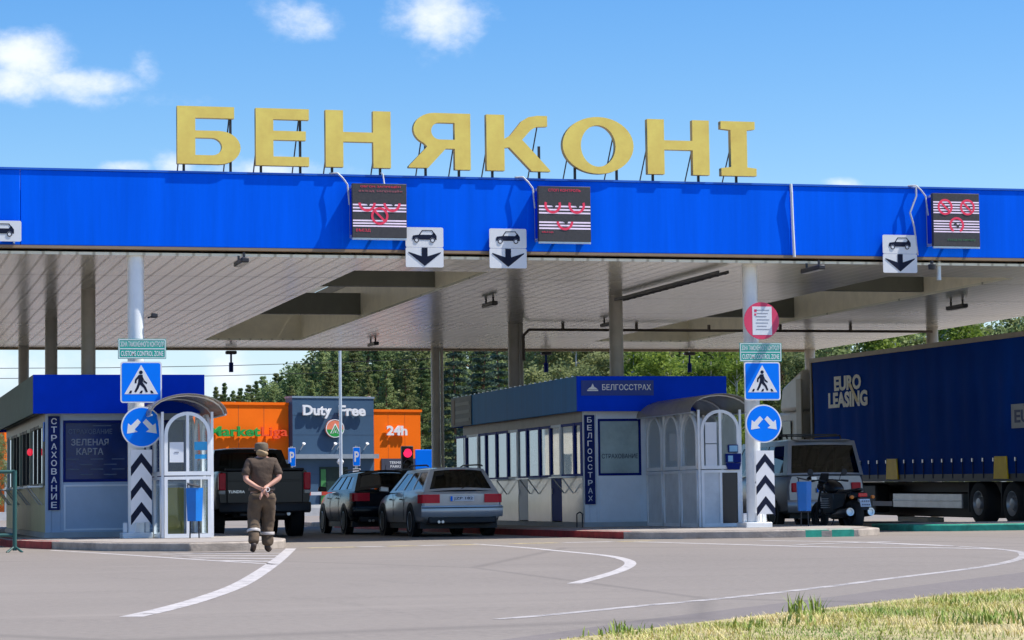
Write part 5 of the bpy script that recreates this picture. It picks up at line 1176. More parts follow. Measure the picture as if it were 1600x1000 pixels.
    MB().hexa([(-1.22, 11.15, 3.01), (1.22, 11.15, 3.01), (1.16, 13.05, 3.01), (-1.16, 13.05, 3.01), (-1.2, 11.15, 4.20), (1.2, 11.15, 4.20), (1.1, 12.95, 3.72), (-1.1, 12.95, 3.72)]).build('roof_fairing', CAB, t, bevel=.12)
    MB().box(-1.27, -1.21, 11.05, 11.45, .9, 3.9).build('side_fairing', mat('cab_beige', (.45, .42, .35), .5), t, bevel=.02)
    MB().box(-1.0, 1.0, 10.6, 11.0, 1.1, 3.7).build('headboard_gear', mat('gear_brown', (.05, .035, .025), .6), t, bevel=.03)
    MB().box(-1.262, -1.23, 11.9, 12.9, 1.85, 2.75).build('side_window', mat('dark_glass', (.01, .03, .03), .08), t, bevel=.01)
    MB().box(-1.50, -1.30, 13.1, 13.2, 1.6, 2.6).build('mirror', BLACK, t, bevel=.03)
    for yy in (9.2, 12.5):
        for s in (-1, 1): MB().lathe([(0, .05), (.27, .03), (.29, 0), (.46, 0), (.50, .03), (.51, .07), (.51, .32), (.50, .36), (.29, .38)], (s * 1.2, yy, .51), (-s, 0, 0), 28).build('wheel', RUBBER, t, smooth=True)
    MB().box(-.45, .45, 8.6, 13.1, .7, .9).build('tractor_chassis', BLACK, t)
lorry()

# ------------------------------------------------------------------ the guard seen from behind
def guard():
    t = empty('person', (6.17, 37.5, 0), 'person in brown uniform and cap walking away, hands clasped behind back', 'person', None, R_(-2))
    # one continuous body: feet, legs, trunk, arms, neck, head
    J = dict(pel=(0, 0, .90), wai=(0, .0, 1.06), che=(0, .01, 1.26), upc=(0, .0, 1.37), nck=(0, .01, 1.44), hd0=(0, .02, 1.51), hd1=(0, .02, 1.59), hd2=(0, .02, 1.63),
             hL=(-.10, 0, .86), kL=(-.12, .02, .47), aL=(-.145, -.17, .13), bL=(-.15, -.16, .08), tL=(-.15, -.03, .035), hR=(.10, 0, .86), kR=(.09, .09, .47), aR=(.085, .10, .08), tR=(.15, .24, .03),
             sL=(-.18, -.01, 1.36), eL=(-.265, -.09, 1.10), wL=(-.06, -.205, .96), sR=(.18, -.01, 1.36), eR=(.265, -.09, 1.12), wR=(.03, -.20, .97))
    rad = dict(pel=.14, wai=.135, che=.15, upc=.12, nck=.055, hd0=.075, hd1=.092, hd2=.07, hL=.10, kL=.065, aL=.042, bL=.042, tL=.03, hR=.10, kR=.065, aR=.042, tR=.03,
               sL=.065, eL=.045, wL=.028, sR=.065, eR=.045, wR=.028)
    names = list(J); ix = {k: i for i, k in enumerate(names)}
    E = [('pel', 'wai'), ('wai', 'che'), ('che', 'upc'), ('upc', 'nck'), ('nck', 'hd0'), ('hd0', 'hd1'), ('hd1', 'hd2'), ('pel', 'hL'), ('hL', 'kL'), ('kL', 'aL'), ('aL', 'bL'), ('bL', 'tL'), ('pel', 'hR'), ('hR', 'kR'), ('kR', 'aR'), ('aR', 'tR'),
         ('upc', 'sL'), ('sL', 'eL'), ('eL', 'wL'), ('upc', 'sR'), ('sR', 'eR'), ('eR', 'wR')]
    # hands: palm and five fingers each
    pts = [J[k] for k in names]; rr = [rad[k] for k in names]; ed = [(ix[a], ix[b]) for a, b in E]
    def hand(w, d, side):
        w = Vector(w); d = Vector(d).normalized(); dn = Vector((0, 0, -1)); 
        p = w + d * .05; pts.append(tuple(p)); rr.append((.036, .022)); pi = len(pts) - 1; ed.append((w_i, pi))
        for k, L_ in enumerate((.075, .085, .08, .065)):
            a = p + d * .04 + dn * (.028 - .019 * k) * -1; b = a + d * L_ * .5 + Vector((0, -.012, -.01)); c = b + d * L_ * .4 + Vector((0, .015, -.02))
            i0 = len(pts); pts.extend([tuple(a), tuple(b), tuple(c)]); rr.extend([.0105, .0095, .008]); ed.extend([(pi, i0), (i0, i0 + 1), (i0 + 1, i0 + 2)])
        a = w + d * .03 + Vector((0, -.02, .03)); b = a + d * .03 + Vector((0, -.012, .012)); i0 = len(pts); pts.extend([tuple(a), tuple(b)]); rr.extend([.012, .010]); ed.extend([(w_i, i0), (i0, i0 + 1)])
    w_i = ix['wL']; hand(J['wL'], (.8, -.1, -.5), -1); w_i = ix['wR']; hand((J['wR'][0], J['wR'][1] - .03, J['wR'][2] - .0), (-.55, -.12, -.75), 1)
    skin('body', pts, ed, rr, SKIN_, t, 2, 0)
    from mathutils import noise
    def S(nm, P, Ed, R2, mt_, sub=2):
        fold = nm in ('shirt', 'trousers'); ob = skin(nm, P, Ed, R2, mt_, t, 3 if fold else sub)
        if fold:
            me = ob.data; ns = [v.normal.copy() for v in me.vertices]
            for v, n in zip(me.vertices, ns):
                c = v.co; k = noise.noise(Vector((c.x * 5 + c.z * 3, c.y * 5, c.z * 13))) + .6 * noise.noise(Vector((c.x * 14, c.y * 14, c.z * 24 + c.x * 9)))
                v.co += n * (.011 * k)
            me.update()
        return ob
    # shirt with short sleeves, its hem over the trousers
    S('shirt', [(0, 0, .88), (0, 0, .97), (0, -.01, 1.10), (0, -.005, 1.25), (0, -.01, 1.355), (0, .005, 1.41), (-.185, -.01, 1.355), (-.235, -.05, 1.23), (-.262, -.08, 1.135), (.185, -.01, 1.355), (.235, -.05, 1.23), (.262, -.08, 1.145)],
      [(0, 1), (1, 2), (2, 3), (3, 4), (4, 5), (4, 6), (6, 7), (7, 8), (4, 9), (9, 10), (10, 11)],
      [(.205, .155), (.205, .16), (.185, .15), (.20, .155), (.15, .125), (.075, .075), (.085, .085), (.075, .075), (.068, .068), (.085, .085), (.075, .075), (.068, .068)], UNI)
    S('trousers', [(0, 0, .95), (0, -.01, .84), (-.105, -.01, .76), (-.125, .02, .47), (-.14, -.09, .29), (-.148, -.175, .13), (.105, .0, .76), (.098, .08, .47), (.092, .09, .27), (.09, .09, .085)],
      [(0, 1), (1, 2), (2, 3), (3, 4), (4, 5), (1, 6), (6, 7), (7, 8), (8, 9)],
      [(.195, .16), (.205, .17), (.125, .13), (.098, .105), (.088, .092), (.08, .088), (.125, .13), (.10, .105), (.092, .095), (.086, .095)], UNI2)
    for (x, y, z, rx) in ((-.137, -.075, .325, .098), (.094, .09, .285, .104)):
        b = MB().lathe([(rx, -.022), (rx + .004, -.015), (rx + .004, .015), (rx, .022)], (x, y, z), (0, .3 if x < 0 else 0, 1), 22); b.build('reflective_band', REFLB, t, smooth=True)
    MB().box(-.17, -.06, -.182, -.17, .80, .815).build('pocket_flap', BOOT, t); MB().box(.06, .17, -.182, -.17, .80, .815).build('pocket_flap', BOOT, t)
    MB().lathe([(.188, -.02), (.20, -.02), (.20, .02), (.188, .02)], (0, -.0, .955), (0, 0, 1), 26).build('belt', BOOT, t, smooth=True)
    S('boot', [(-.148, -.175, .16), (-.15, -.185, .10), (-.15, -.10, .055), (-.15, -.02, .028)], [(0, 1), (1, 2), (2, 3)], [(.052, .055), (.048, .05), (.046, .04), (.045, .03)], BOOT)
    S('boot', [(.088, .08, .14), (.09, .075, .055), (.115, .15, .045), (.155, .22, .032)], [(0, 1), (1, 2), (2, 3)], [(.055, .06), (.05, .052), (.05, .042), (.045, .032)], BOOT)
    # hair gathered at the nape, cap with a peak to the front
    S('hair', [(-.085, -.03, 1.50), (-.04, -.075, 1.475), (.04, -.075, 1.475), (.085, -.03, 1.50), (0, -.07, 1.55)], [(0, 1), (1, 2), (2, 3), (1, 4)], [.040, .044, .044, .040, .050], HAIR)
    CAPM = mat('cap_khaki', (.15, .115, .075), .85, var=.25, vs=9)
    MB().lathe([(.098, -.03), (.104, .0), (.104, .055), (.092, .085), (.05, .10), (0, .103)], (0, .012, 1.562), (0, -.06, 1), 24).build('cap', CAPM, t, smooth=True)
    MB().hexa([(-.08, .10, 1.56), (.08, .10, 1.56), (.06, .20, 1.54), (-.06, .20, 1.54), (-.08, .10, 1.572), (.08, .10, 1.572), (.06, .20, 1.552), (-.06, .20, 1.552)]).build('cap_peak', CAPM, t, bevel=.005)
    for s in (-1, 1):
        S('ear', [(s * .092, .02, 1.53), (s * .097, .01, 1.56)], [(0, 1)], [.016, .02], SKIN_, 1)
    b = MB()
    for s in (-1, 1): b.hexa([(s * .075, -.03, 1.425), (s * .175, -.03, 1.405), (s * .175, .03, 1.405), (s * .075, .03, 1.425), (s * .075, -.03, 1.437), (s * .175, -.03, 1.417), (s * .175, .03, 1.417), (s * .075, .03, 1.437)])
    b.build('shoulder_strap', mat('strap_dark', (.03, .025, .02), .7), t)
    # face, turned away
    S('nose', [(0, .105, 1.56), (0, .125, 1.535)], [(0, 1)], [.012, .018], SKIN_, 1)
    b = MB()
    for s in (-1, 1): b.lathe([(0, 0), (.014, .002), (.016, .012), (0, .018)], (s * .035, .098, 1.565), (0, 1, 0), 10)
    b.build('eye', PAPER, t); MB().box(-.025, .025, .100, .108, 1.498, 1.506).build('mouth', mat('lips', (.35, .10, .09), .5), t)
    MB().lathe([(.028, -.012), (.034, -.012), (.034, .012), (.028, .012), (.028, -.012)], (.058, -.225, .945), (.3, -1, .1), 18).build('cuff', PAPER, t)
guard()

# ------------------------------------------------------------------ duty free shop far behind
def shop():
    c = at(458, 803, 150.0)
    t = empty('shop_building', (c.x, 150.0, 0), 'orange and slate duty free shop far behind the checkpoint', 'building', None, R_(16)); t.scale = (1.13, 1, 1)
    MB().box(-16, -.02, .5, 16, 0, 6.62).build('orange_wing', ORANGE, t); MB().box(-16.1, -.02, .42, 16, 6.63, 6.80).build('parapet', ORANGE, t)
    tw = MB().box(0, 4.95, 0, .95, 0, 7.06).build('slate_tower', SHOPGREY, t); MB().box(-.04, 4.99, -.05, 1.0, 7.065, 7.18).build('parapet', mat('cap_slate', (.20, .27, .34), .5), t)
    wg = MB().box(4.97, 8.05, .35, 15, 0, 6.26).build('orange_wing', ORANGE, t); MB().box(4.97, 8.12, .28, 15, 6.265, 6.42).build('parapet', ORANGE, t)
    MB().box(-16, -.1, .38, .49, 0, 3.3).build('reflection_screen', mat('reflection_screen_grey', (.30, .34, .36), .3), t)  # added grey screen, hidden from view, keeps orange out of the ceiling reflection
    JM = mat('joint_orange', (.5, .09, .01), .5)
    for x in (-3.0, -1.5, -4.5): MB().box(x, x + .03, .494, .499, 3.3, 6.6).build('cladding_joint', JM, t)
    for x in (6.0, 7.05): MB().box(x, x + .02, .344, .349, 0, 6.2).build('cladding_joint', JM, t)
    b = MB()
    for z in (1.2, 2.4, 3.6, 4.8, 6.0): b.box(.01, 4.94, -.006, -.001, z, z + .02)
    b.build('cladding_joint', mat('joint_slate', (.035, .06, .10), .5), t)
    text('Duty', 'lettering', SWHITE, t, (1.38, -.16, 6.22), 1.72, .82, .14, bold=.03); text('Free', 'lettering', SWHITE, t, (3.52, -.16, 6.30), 1.60, .66, .14, bold=.03)
    text('24h', 'lettering', SWHITE, t, (6.45, .20, 5.1), 1.28, .60, .12, bold=.035)
    text('Market', 'lettering', GREENL, t, (-3.32, .32, 5.02), 3.0, .62, .14, bold=.03); text('Liga', 'lettering', REDL, t, (-.98, .32, 4.93), 1.55, .74, .14, bold=.01)
    lg = shape([circ(0, 0, .56, n=36)], 'logo', mat('logo_orange', (.78, .22, .12), .4), t, (2.43, -.16, 5.2), .14)
    shape([circ(0, 0, .56, n=36), circ(0, 0, .515, n=36)], 'logo_ring', SWHITE, lg, (2.43, -.305, 5.2), .01)
    shape([[(-.5, -.06)] + arc(0, 0, .51, .51, 187, 353, 16) + [(.5, -.06)]], 'logo_field', GREENL, lg, (2.43, -.31, 5.2), .008)
    shape([[(-.30, -.30), (-.02, .30), (.03, .30), (.32, -.30), (.12, -.30), (.0, .06), (-.11, -.30)], [(-.03, -.26), (.04, -.26), (.0, -.10)]], 'logo_mark', SWHITE, lg, (2.43, -.318, 5.2), .008)
    shape([[(-.24, -.27), (-.01, .20), (.02, .20), (.25, -.27), (.15, -.27), (.0, .12), (-.13, -.27)]], 'logo_mark', GREENL, lg, (2.43, -.326, 5.2), .008)
    MB().box(-.05, 5.0, -.55, -.001, 3.35, 3.62).build('canopy_ledge', mat('ledge_grey', (.25, .29, .33), .5), t)
    for x in (.45, 2.35, 2.65, 4.3): MB().tube((x, -.02, 3.9), (x, -.5, 4.25), .03, n=6).lathe([(0, 0), (.10, .02), (.07, .16), (0, .18)], (x, -.55, 4.3), (0, .6, -.6), 10).build('wall_lamp', mat('lamp_pale', (.6, .62, .64), .4), t, smooth=True)
    MB().lathe([(0, -.2), (.14, -.14), (.2, 0), (.14, .14), (0, .2)], (2.55, -.7, 3.15), (0, 0, 1), 16).build('globe_lamp', WHITE, t, smooth=True)
    dr = MB().box(1.6, 3.3, -.06, -.001, 0, 2.85).build('door', mat('door_dark', (.02, .04, .04), .15), t); MB().box(1.66, 1.95, -.075, -.062, .1, 2.7).box(2.5, 2.75, -.075, -.062, 1.2, 1.75).build('poster', mat('poster_green', (.05, .22, .06), .5), dr)
    MB().box(2.55, 2.85, -.085, -.078, 1.3, 1.75).build('notice', PAPER, dr)
    ps = MB().box(5.55, 7.75, .28, .349, 1.3, 3.35).build('poster', mat('poster_slate', (.05, .055, .085), .5), t)
    text('TERMINAL', 'lettering', PAPER, ps, (6.6, .279, 3.1), 1.1, .16, .004); text('PARKING', 'lettering', PAPER, ps, (6.6, .279, 2.86), 1.0, .16, .004)
    MB().lathe([(0, 0), (.22, 0), (.22, .01), (0, .01)], (7.0, .275, 2.3), (0, -1, 0), 14).box(6.9, 7.1, .262, .278, 1.8, 2.1).build('emblem', PAPER, ps)
    MB().tube((5.6, 2, 6.4), (5.6, 2, 7.3), .09, n=10).build('vent_pipe', WHITE, t)
    MB().box(-2, 9, -1.2, -.6, 0, .55).build('pale_kerb', mat('pale_plinth', (.6, .6, .58), .7), t)
shop()
# sunlit kerb and strip in front of the shop
tag(MB().box(5, 60, 128, 129, .0, .42).build('kerb', mat('pale_plinth', (.6, .6, .58), .7)), kind='structure')

def pole_sign(px, Y, lb, boards):
    p = at(px, 711, Y); t = empty('parking_sign', (p.x, Y, 0), lb, 'sign', 'parking signs'); o = t.location
    MB(o).tube((p.x, Y + .05, 0), (p.x, Y + .05, 2.55), .04, n=10).build('pole', STEEL, t)
    pl = shape([rrect(.24 * 1.0, .62 * 1.0, .02)], 'plate', SWHITE, t, (p.x, Y, 2.2), .02, off=o)
    shape([rrect(.22, .58, .02)], 'blue_field', SBLUE, pl, (p.x, Y - .0215, 2.2), .002, off=o); text('P', 'lettering', SWHITE, pl, (p.x, Y - .024, 2.2), .15, .34, .003, off=o, bold=.03)
    if boards:
        p2 = shape([rrect(.26, .32, .02)], 'plate', SWHITE, t, (p.x, Y, 1.65), .02, off=o); MB(o).box(p.x - .09, p.x + .09, Y - .025, Y - .0215, 1.6, 1.67).build('pictogram', SBLACK, p2)
pole_sign(557, 80, 'blue parking sign with a small white plate beneath, right of the lamp post', True); pole_sign(456, 80, 'blue parking sign between the pickup and the slate tower', False)

p = at(636, 720, 75.0); t = empty('traffic_light', (p.x, 75, 0), 'traffic light showing red above the silver estate car', 'traffic light'); o = t.location
MB(o).tube((p.x, 75.1, 0), (p.x, 75.1, 1.5), .06, n=10).build('pole', DARK, t)
MB(o).box(p.x - .18, p.x + .18, 74.9, 75.1, 1.45, 2.42).build('housing', BLACK, t, bevel=.02)
MB(o).lathe([(0, -.03), (.10, -.02), (.135, .0)], (p.x, 74.895, 2.2), (0, 1, 0), 22).build('red_lamp', mat('signal_red_lit', (.9, .02, .10), .3, emit=1.0), t, smooth=True)
MB(o).lathe([(0, -.03), (.10, -.02), (.135, .0)], (p.x, 74.895, 1.85), (0, 1, 0), 22).build('dark_lamp', mat('signal_off', (.03, .025, .02), .2), t, smooth=True)
b = MB(o)
for z in (2.2, 1.85): b.grid([[(p.x + .15 * math.cos(R_(a)), y, z + .15 * math.sin(R_(a))) for a in range(10, 171, 16)] for y in (74.895, 74.75)])
b.build('hood', BLACK, t)
p = at(532, 640, 100.0); t = empty('street_lamp', (p.x, 100, 0), 'tall grey lamp post in front of the duty free tower', 'street lamp')
MB().tube((0, 0, 0), (0, 0, 9.2), .075, .05, 12).build('pole', ALU, t, smooth=True); MB().tube((0, 0, 9.18), (.9, -.3, 9.5), .035, n=8).build('arm', ALU, t); MB().box(.7, 1.4, -.45, -.2, 9.42, 9.55).build('lamp_head', ALU, t, bevel=.04)
p = at(498, 772, 90.0); t = empty('barrier_boom', (p.x, 90, 0), 'low red and white barrier boom seen behind the black cars', 'barrier')
MB().box(-1.6, 1.6, -.04, .04, .98, 1.10).build('boom', WHITE, t); b = MB()
for k in range(4): b.box(-1.5 + k * .8, -1.1 + k * .8, -.045, .045, .975, 1.105)
b.build('red_band', mat('barrier_red', (.6, .06, .03), .5), t); MB().box(1.5, 1.9, -.2, .2, 0, 1.2).build('drive_box', mat('barrier_red', (.6, .06, .03), .5), t, bevel=.03)
p = at(665, 712, 82.0); t = empty('blue_board', (p.x, 82, 0), 'plain blue board standing left of the grey column', 'sign')
MB().box(-.36, .36, 0, .04, 1.55, 2.45).build('board', SBLUE, t, bevel=.02); MB().tube((-.25, .08, 0), (-.25, .08, 2.3), .03, n=8).tube((.25, .08, 0), (.25, .08, 2.3), .03, n=8).build('post', STEEL, t)
MB().box(-.36, .36, -.02, .039, 1.45, 1.54).build('green_trim', KGREEN, t)
# cream customs hall out to the left, seen only in the kiosk windows
bl = empty('customs_hall', (-22, 105, 0), 'cream customs hall mirrored in the service windows of the kiosk', 'building')
MB().box(-7, 7, -30, 55, 0, 5.6).build('wall', mat('cream_render', (.88, .80, .66), .8), bl); MB().box(-7.4, 7.4, -30.4, 55.4, 5.6, 5.9).build('roof', mat('hall_roof', (.25, .2, .18), .7), bl)
b = MB()
for k in range(14): b.box(7.0, 7.03, -27 + k * 5.8, -24.6 + k * 5.8, 1.4, 3.6)
b.build('window', mat('hall_window', (.06, .09, .12), .1), bl)
tag(MB().poly([(-13, 40, .012), (-10, 40, .012), (-10, 165, .012), (-13, 165, .012)]).build('grass_ground', mat('strip_grass', (.22, .24, .04), .9, var=.3)), kind='structure')

# ------------------------------------------------------------------ overhead wires
wire = MB()
for z in (10.2, 9.5): wire.path([Vector((-30 + 8 * k, 175, z + 1.2 * ((k - 5) / 5) ** 2)) for k in range(11)], .03, 4)
t = empty('overhead_wire', (10, 175, 0), 'thin overhead wires crossing the pale sky behind the left kiosk', 'wire'); wo = MB(t.location); wo.v = [tuple(Vector(v) - t.location) for v in wire.v]; wo.f = wire.f; wo.build('cable', DARK, t)
for x in (-30, 50): MB(t.location).tube((x, 175, 0), (x, 175, 11.6), .14, .1, 8).build('pole', mat('pole_wood', (.2, .17, .14), .8), t)

# ------------------------------------------------------------------ trees
PINE = leaf_mat('pine_needles', (.11, .175, .065), (.34, .41, .17)); SPRUCE = leaf_mat('spruce_needles', (.035, .07, .052), (.15, .21, .14))
DECID = leaf_mat('birch_leaves', (.09, .155, .02), (.25, .33, .055)); OLIVE = leaf_mat('olive_leaves', (.11, .15, .055), (.31, .34, .14))
BARKP = mat('pine_bark', (.22, .12, .07), .9, var=.4, vs=6); BARKB = mat('birch_bark', (.55, .52, .47), .8, var=.35, vs=5, stretch=(1, 1, 3))
def tree_proto(kind, seed):
    r = random.Random(seed); tr = MB(); lf = MB()
    H = {'pine': 17, 'spruce': 14, 'broad': 12, 'trunky': 18}[kind]
    top = Vector((r.uniform(-.3, .3), r.uniform(-.3, .3), H * .97))
    rt = {'pine': .2, 'spruce': .18, 'broad': .17, 'trunky': .15}[kind]
    mid = Vector((r.uniform(-.25, .25), r.uniform(-.25, .25), H * .5))
    tr.tube((0, 0, -.2), mid, rt, rt * .7, 9).tube(mid, top, rt * .7, .03, 8)
    def clump(c, R, n, fl, sz):
        for _ in range(n):
            d = Vector((r.gauss(0, 1), r.gauss(0, 1), r.gauss(0, 1))); d = d.normalized() * R * r.random() ** .45; d.z *= fl
            p = c + d; a = Vector((r.uniform(-1, 1), r.uniform(-1, 1), r.uniform(-.6, .6))).normalized(); b_ = a.orthogonal().normalized()
            b_ = Matrix.Rotation(r.uniform(0, 6.28), 3, a) @ b_; s = sz * r.uniform(.6, 1.3)
            lf.add([p - a * s, p + b_ * s * .55, p + a * s, p - b_ * s * .55], [(0, 1, 2, 3)])
    def limb(z, ang, L_, rise):
        q = Vector((math.cos(ang) * L_, math.sin(ang) * L_, z + rise)); base = Vector((0, 0, z)).lerp(Vector((mid.x, mid.y, z)), min(1, z / (H * .5)))
        tr.tube(base, q, .05, .015, 5); return base, q
    if kind == 'pine':
        z = H * .22
        while z < H * .985:
            f = (z - H * .22) / (H * .77); L_ = (2.9 * (1 - f) ** .85 + .12) * r.uniform(.6, 1.12)
            for k in range(4):
                bq, q = limb(z, r.uniform(0, 6.28), L_, .25 + .5 * (1 - f)); clump(q, .50 * (1 - .55 * f), 46, .75, .105); clump(bq.lerp(q, .62), .58 * (1 - .5 * f), 46, .75, .105); clump(bq.lerp(q, .3), .50 * (1 - .5 * f), 30, .8, .105)
            z += .52
        clump(top, .16, 40, 4.0, .09)
    elif kind == 'trunky':
        z = H * .52
        while z < H:
            f = (z - H * .52) / (H * .48); L_ = (2.2 * (1 - f) ** .6 + .3) * r.uniform(.5, 1.1)
            for k in range(3):
                bq, q = limb(z, r.uniform(0, 6.28), L_, .6); clump(q, .75, 70, .65, .16); clump(bq.lerp(q, .5), .6, 40, .6, .16)
            z += .8
        for k in range(5): a = r.uniform(0, 6.28); zz = r.uniform(.25, .5) * H; bq, q = limb(zz, a, r.uniform(.5, 1.1), .2); clump(q, .3, 10, .5, .16)
    elif kind == 'spruce':
        z = .5
        while z < H * .99:
            f = z / H; L_ = (3.3 * (1 - f) + .15)
            nb = 7 if f < .7 else 5; a0 = r.uniform(0, 6)
            for k in range(nb):
                bq, q = limb(z, a0 + k * 6.283 / nb + r.uniform(-.2, .2), L_ * r.uniform(.8, 1.1), -.35 * (1 - f))
                for s in (.45, .72, 1.0): clump(bq.lerp(q, s), .46 * (1.15 - .5 * f), 28, .45, .15)
            z += .62
    else:
        for k in range(26):
            a = r.uniform(0, 6.28); z = H * r.uniform(.22, .95); rad = 2.9 * math.sin(math.pi * min(.98, (z / H - .12) / .9)) ** .7 * r.uniform(.45, 1.0)
            bq, q = limb(max(1.2, z - 1.2), a, rad, 1.2); clump(q, .95, 150, .8, .14); clump(bq.lerp(q, .6), .8, 80, .8, .14)
        clump(top, .8, 60, 1.2, .2)
    return tr, lf
PROTO = {}
def tree(kind, seed, x, y, h, label, leafm, barkm, group, nm):
    key = (kind, seed, leafm.name)
    H = {'pine': 17, 'spruce': 14, 'broad': 12, 'trunky': 18}[kind]
    t = empty(nm, (x, y, 0), label, 'tree', group, rnd.uniform(0, 6.28)); s = h / H; t.scale = (s * rnd.uniform(.9, 1.15),) * 2 + (s,)
    if key not in PROTO:
        a, b = tree_proto(kind, seed); PROTO[key] = (a.build('trunk', barkm, t, smooth=True), b.build('crown', leafm, t))
    else:
        for src in PROTO[key]:
            c = src.copy(); c.parent = t; COL.objects.link(c)
    return t
FG = 'forest trees behind the checkpoint'
# tall pines behind the shop: photo column, photo row of the tip, depth
L1 = 'tall mid green tree in the forest edge behind the duty free shop'
TIPS = [(338, 606), (352, 600), (364, 612), (376, 608), (388, 603), (399, 597), (411, 590), (421, 596), (431, 585), (441, 589), (452, 576), (463, 570), (473, 575), (484, 560), (494, 566), (503, 545), (512, 534), (522, 545), (532, 528), (543, 538), (554, 530), (566, 540), (577, 526), (588, 534), (600, 524), (611, 536), (623, 522), (634, 530), (646, 520), (657, 530), (669, 518), (681, 526), (697, 520), (714, 524), (732, 518), (750, 522), (768, 518), (786, 522)]
for i, (px, py) in enumerate(TIPS):
    Y = 205 + (i * 37 % 23); p = at(px, py, Y); tree('broad' if i % 3 == 1 and i > 4 else 'pine', 71 + i % 2 if i % 3 == 1 and i > 4 else 11 + i % 5, p.x, Y, p.z, L1, PINE if i % 4 else OLIVE, BARKP, FG, 'forest_tree')
for i, (px, py) in enumerate([(332, 622), (345, 618), (358, 622), (372, 620), (385, 616), (395, 618), (425, 610), (455, 604), (485, 596), (515, 578), (545, 572), (575, 574), (605, 566), (635, 570), (662, 566)]):
    Y = 190 + (i * 7 % 9); p = at(px, py, Y); tree('pine', 11 + i % 5, p.x, Y, p.z, L1, OLIVE if i % 2 else PINE, BARKP, FG, 'pine_tree')
for i, (px, py, Y) in enumerate([(712, 520, 118), (752, 528, 112), (782, 524, 124)]):
    p = at(px, py, Y); tree('spruce', 31 + i % 2, p.x, Y, p.z, ['dense dark blue green spruce just right of the rearmost grey column', 'dark spruce in the middle of the gap above the kiosk side fascia', 'dark spruce half hidden by the thick grey column'][i], SPRUCE, BARKP, 'spruces beyond the kiosk', 'spruce_tree')
L2 = 'slim tall forest tree with bare trunk seen above the blue kiosk'
for i in range(26):
    px = 818 + i * 7.2 + rnd.uniform(-3, 3); Y = 135 + rnd.uniform(0, 40); p = at(px, 470, Y); tree('trunky', 51 + i % 3, p.x, Y, p.z, L2, OLIVE if i % 3 else PINE, BARKB if i % 5 in (0, 2) else BARKP, 'slim trunked trees above the kiosk', 'forest_tree')
for i, (px, py, Y) in enumerate([(832, 575, 118), (880, 570, 126), (912, 572, 130), (850, 560, 150), (900, 556, 155)]):
    p = at(px, py, Y); tree('broad', 71 + i % 2, p.x, Y, p.z, 'low leafy young tree under the slim trunks above the blue kiosk', OLIVE, BARKP, 'young trees under the slim trunks', 'young_tree')
L3 = 'bright green leafy tree behind the blue kiosk roof'
for i, (px, py, Y) in enumerate([(992, 546, 120), (1012, 556, 126), (1036, 548, 118), (1062, 556, 124), (1085, 552, 130), (1110, 558, 122), (1134, 548, 128), (1150, 556, 124)]):
    p = at(px, py, Y); tree('broad', 71 + i % 2, p.x, Y, p.z, L3, DECID, BARKB, 'leafy trees behind the kiosk roof', 'leafy_tree')
L4 = 'tall forest tree whose crown fills the strip above the right kiosk and lorry'
for i in range(34):
    px = 800 + i * 26 + rnd.uniform(-9, 9); Y = 165 + rnd.uniform(0, 35); p = at(px, (466 if px < 1500 else 488) + (i % 3) * 8, Y); tree('broad' if i % 4 else 'pine', 71 + i % 2, p.x, Y, p.z, L4, (OLIVE, PINE, DECID)[i % 3], BARKP, 'forest trees above the lorry', 'forest_tree')
for i, (px, py, Y) in enumerate([(1180, 540, 130), (1220, 545, 128), (1245, 552, 126)]):
    p = at(px, py, Y); tree('broad', 71 + i % 2, p.x, Y, p.z, 'dull green leafy tree beside the right column signs', OLIVE, BARKP, 'leafy trees beside the signs', 'leafy_tree')
p = at(-4, 680, 120.0); tree('broad', 71, p.x, 120, p.z, 'small dark tree at the far left edge behind the kiosk', OLIVE, BARKP, None, 'small_tree')
# shrub band that closes the forest floor
def ground_cover():
    r = random.Random(5); b = MB()
    for _ in range(9000):
        px = r.uniform(300, 1700); Y = r.uniform(160, 215); p = at(px, 700, Y); z = 4.2 * r.random() ** 1.6; s = r.uniform(.25, .5)
        a = Vector((r.uniform(-1, 1), r.uniform(-1, 1), r.uniform(-.6, .6))).normalized(); c = a.orthogonal().normalized(); q = Vector((p.x, Y, z))
        b.add([q - a * s, q + c * s * .6, q + a * s, q - c * s * .6], [(0, 1, 2, 3)])
    tag(b.build('undergrowth', OLIVE), 'green undergrowth along the foot of the forest', 'undergrowth', kind='stuff')
ground_cover()

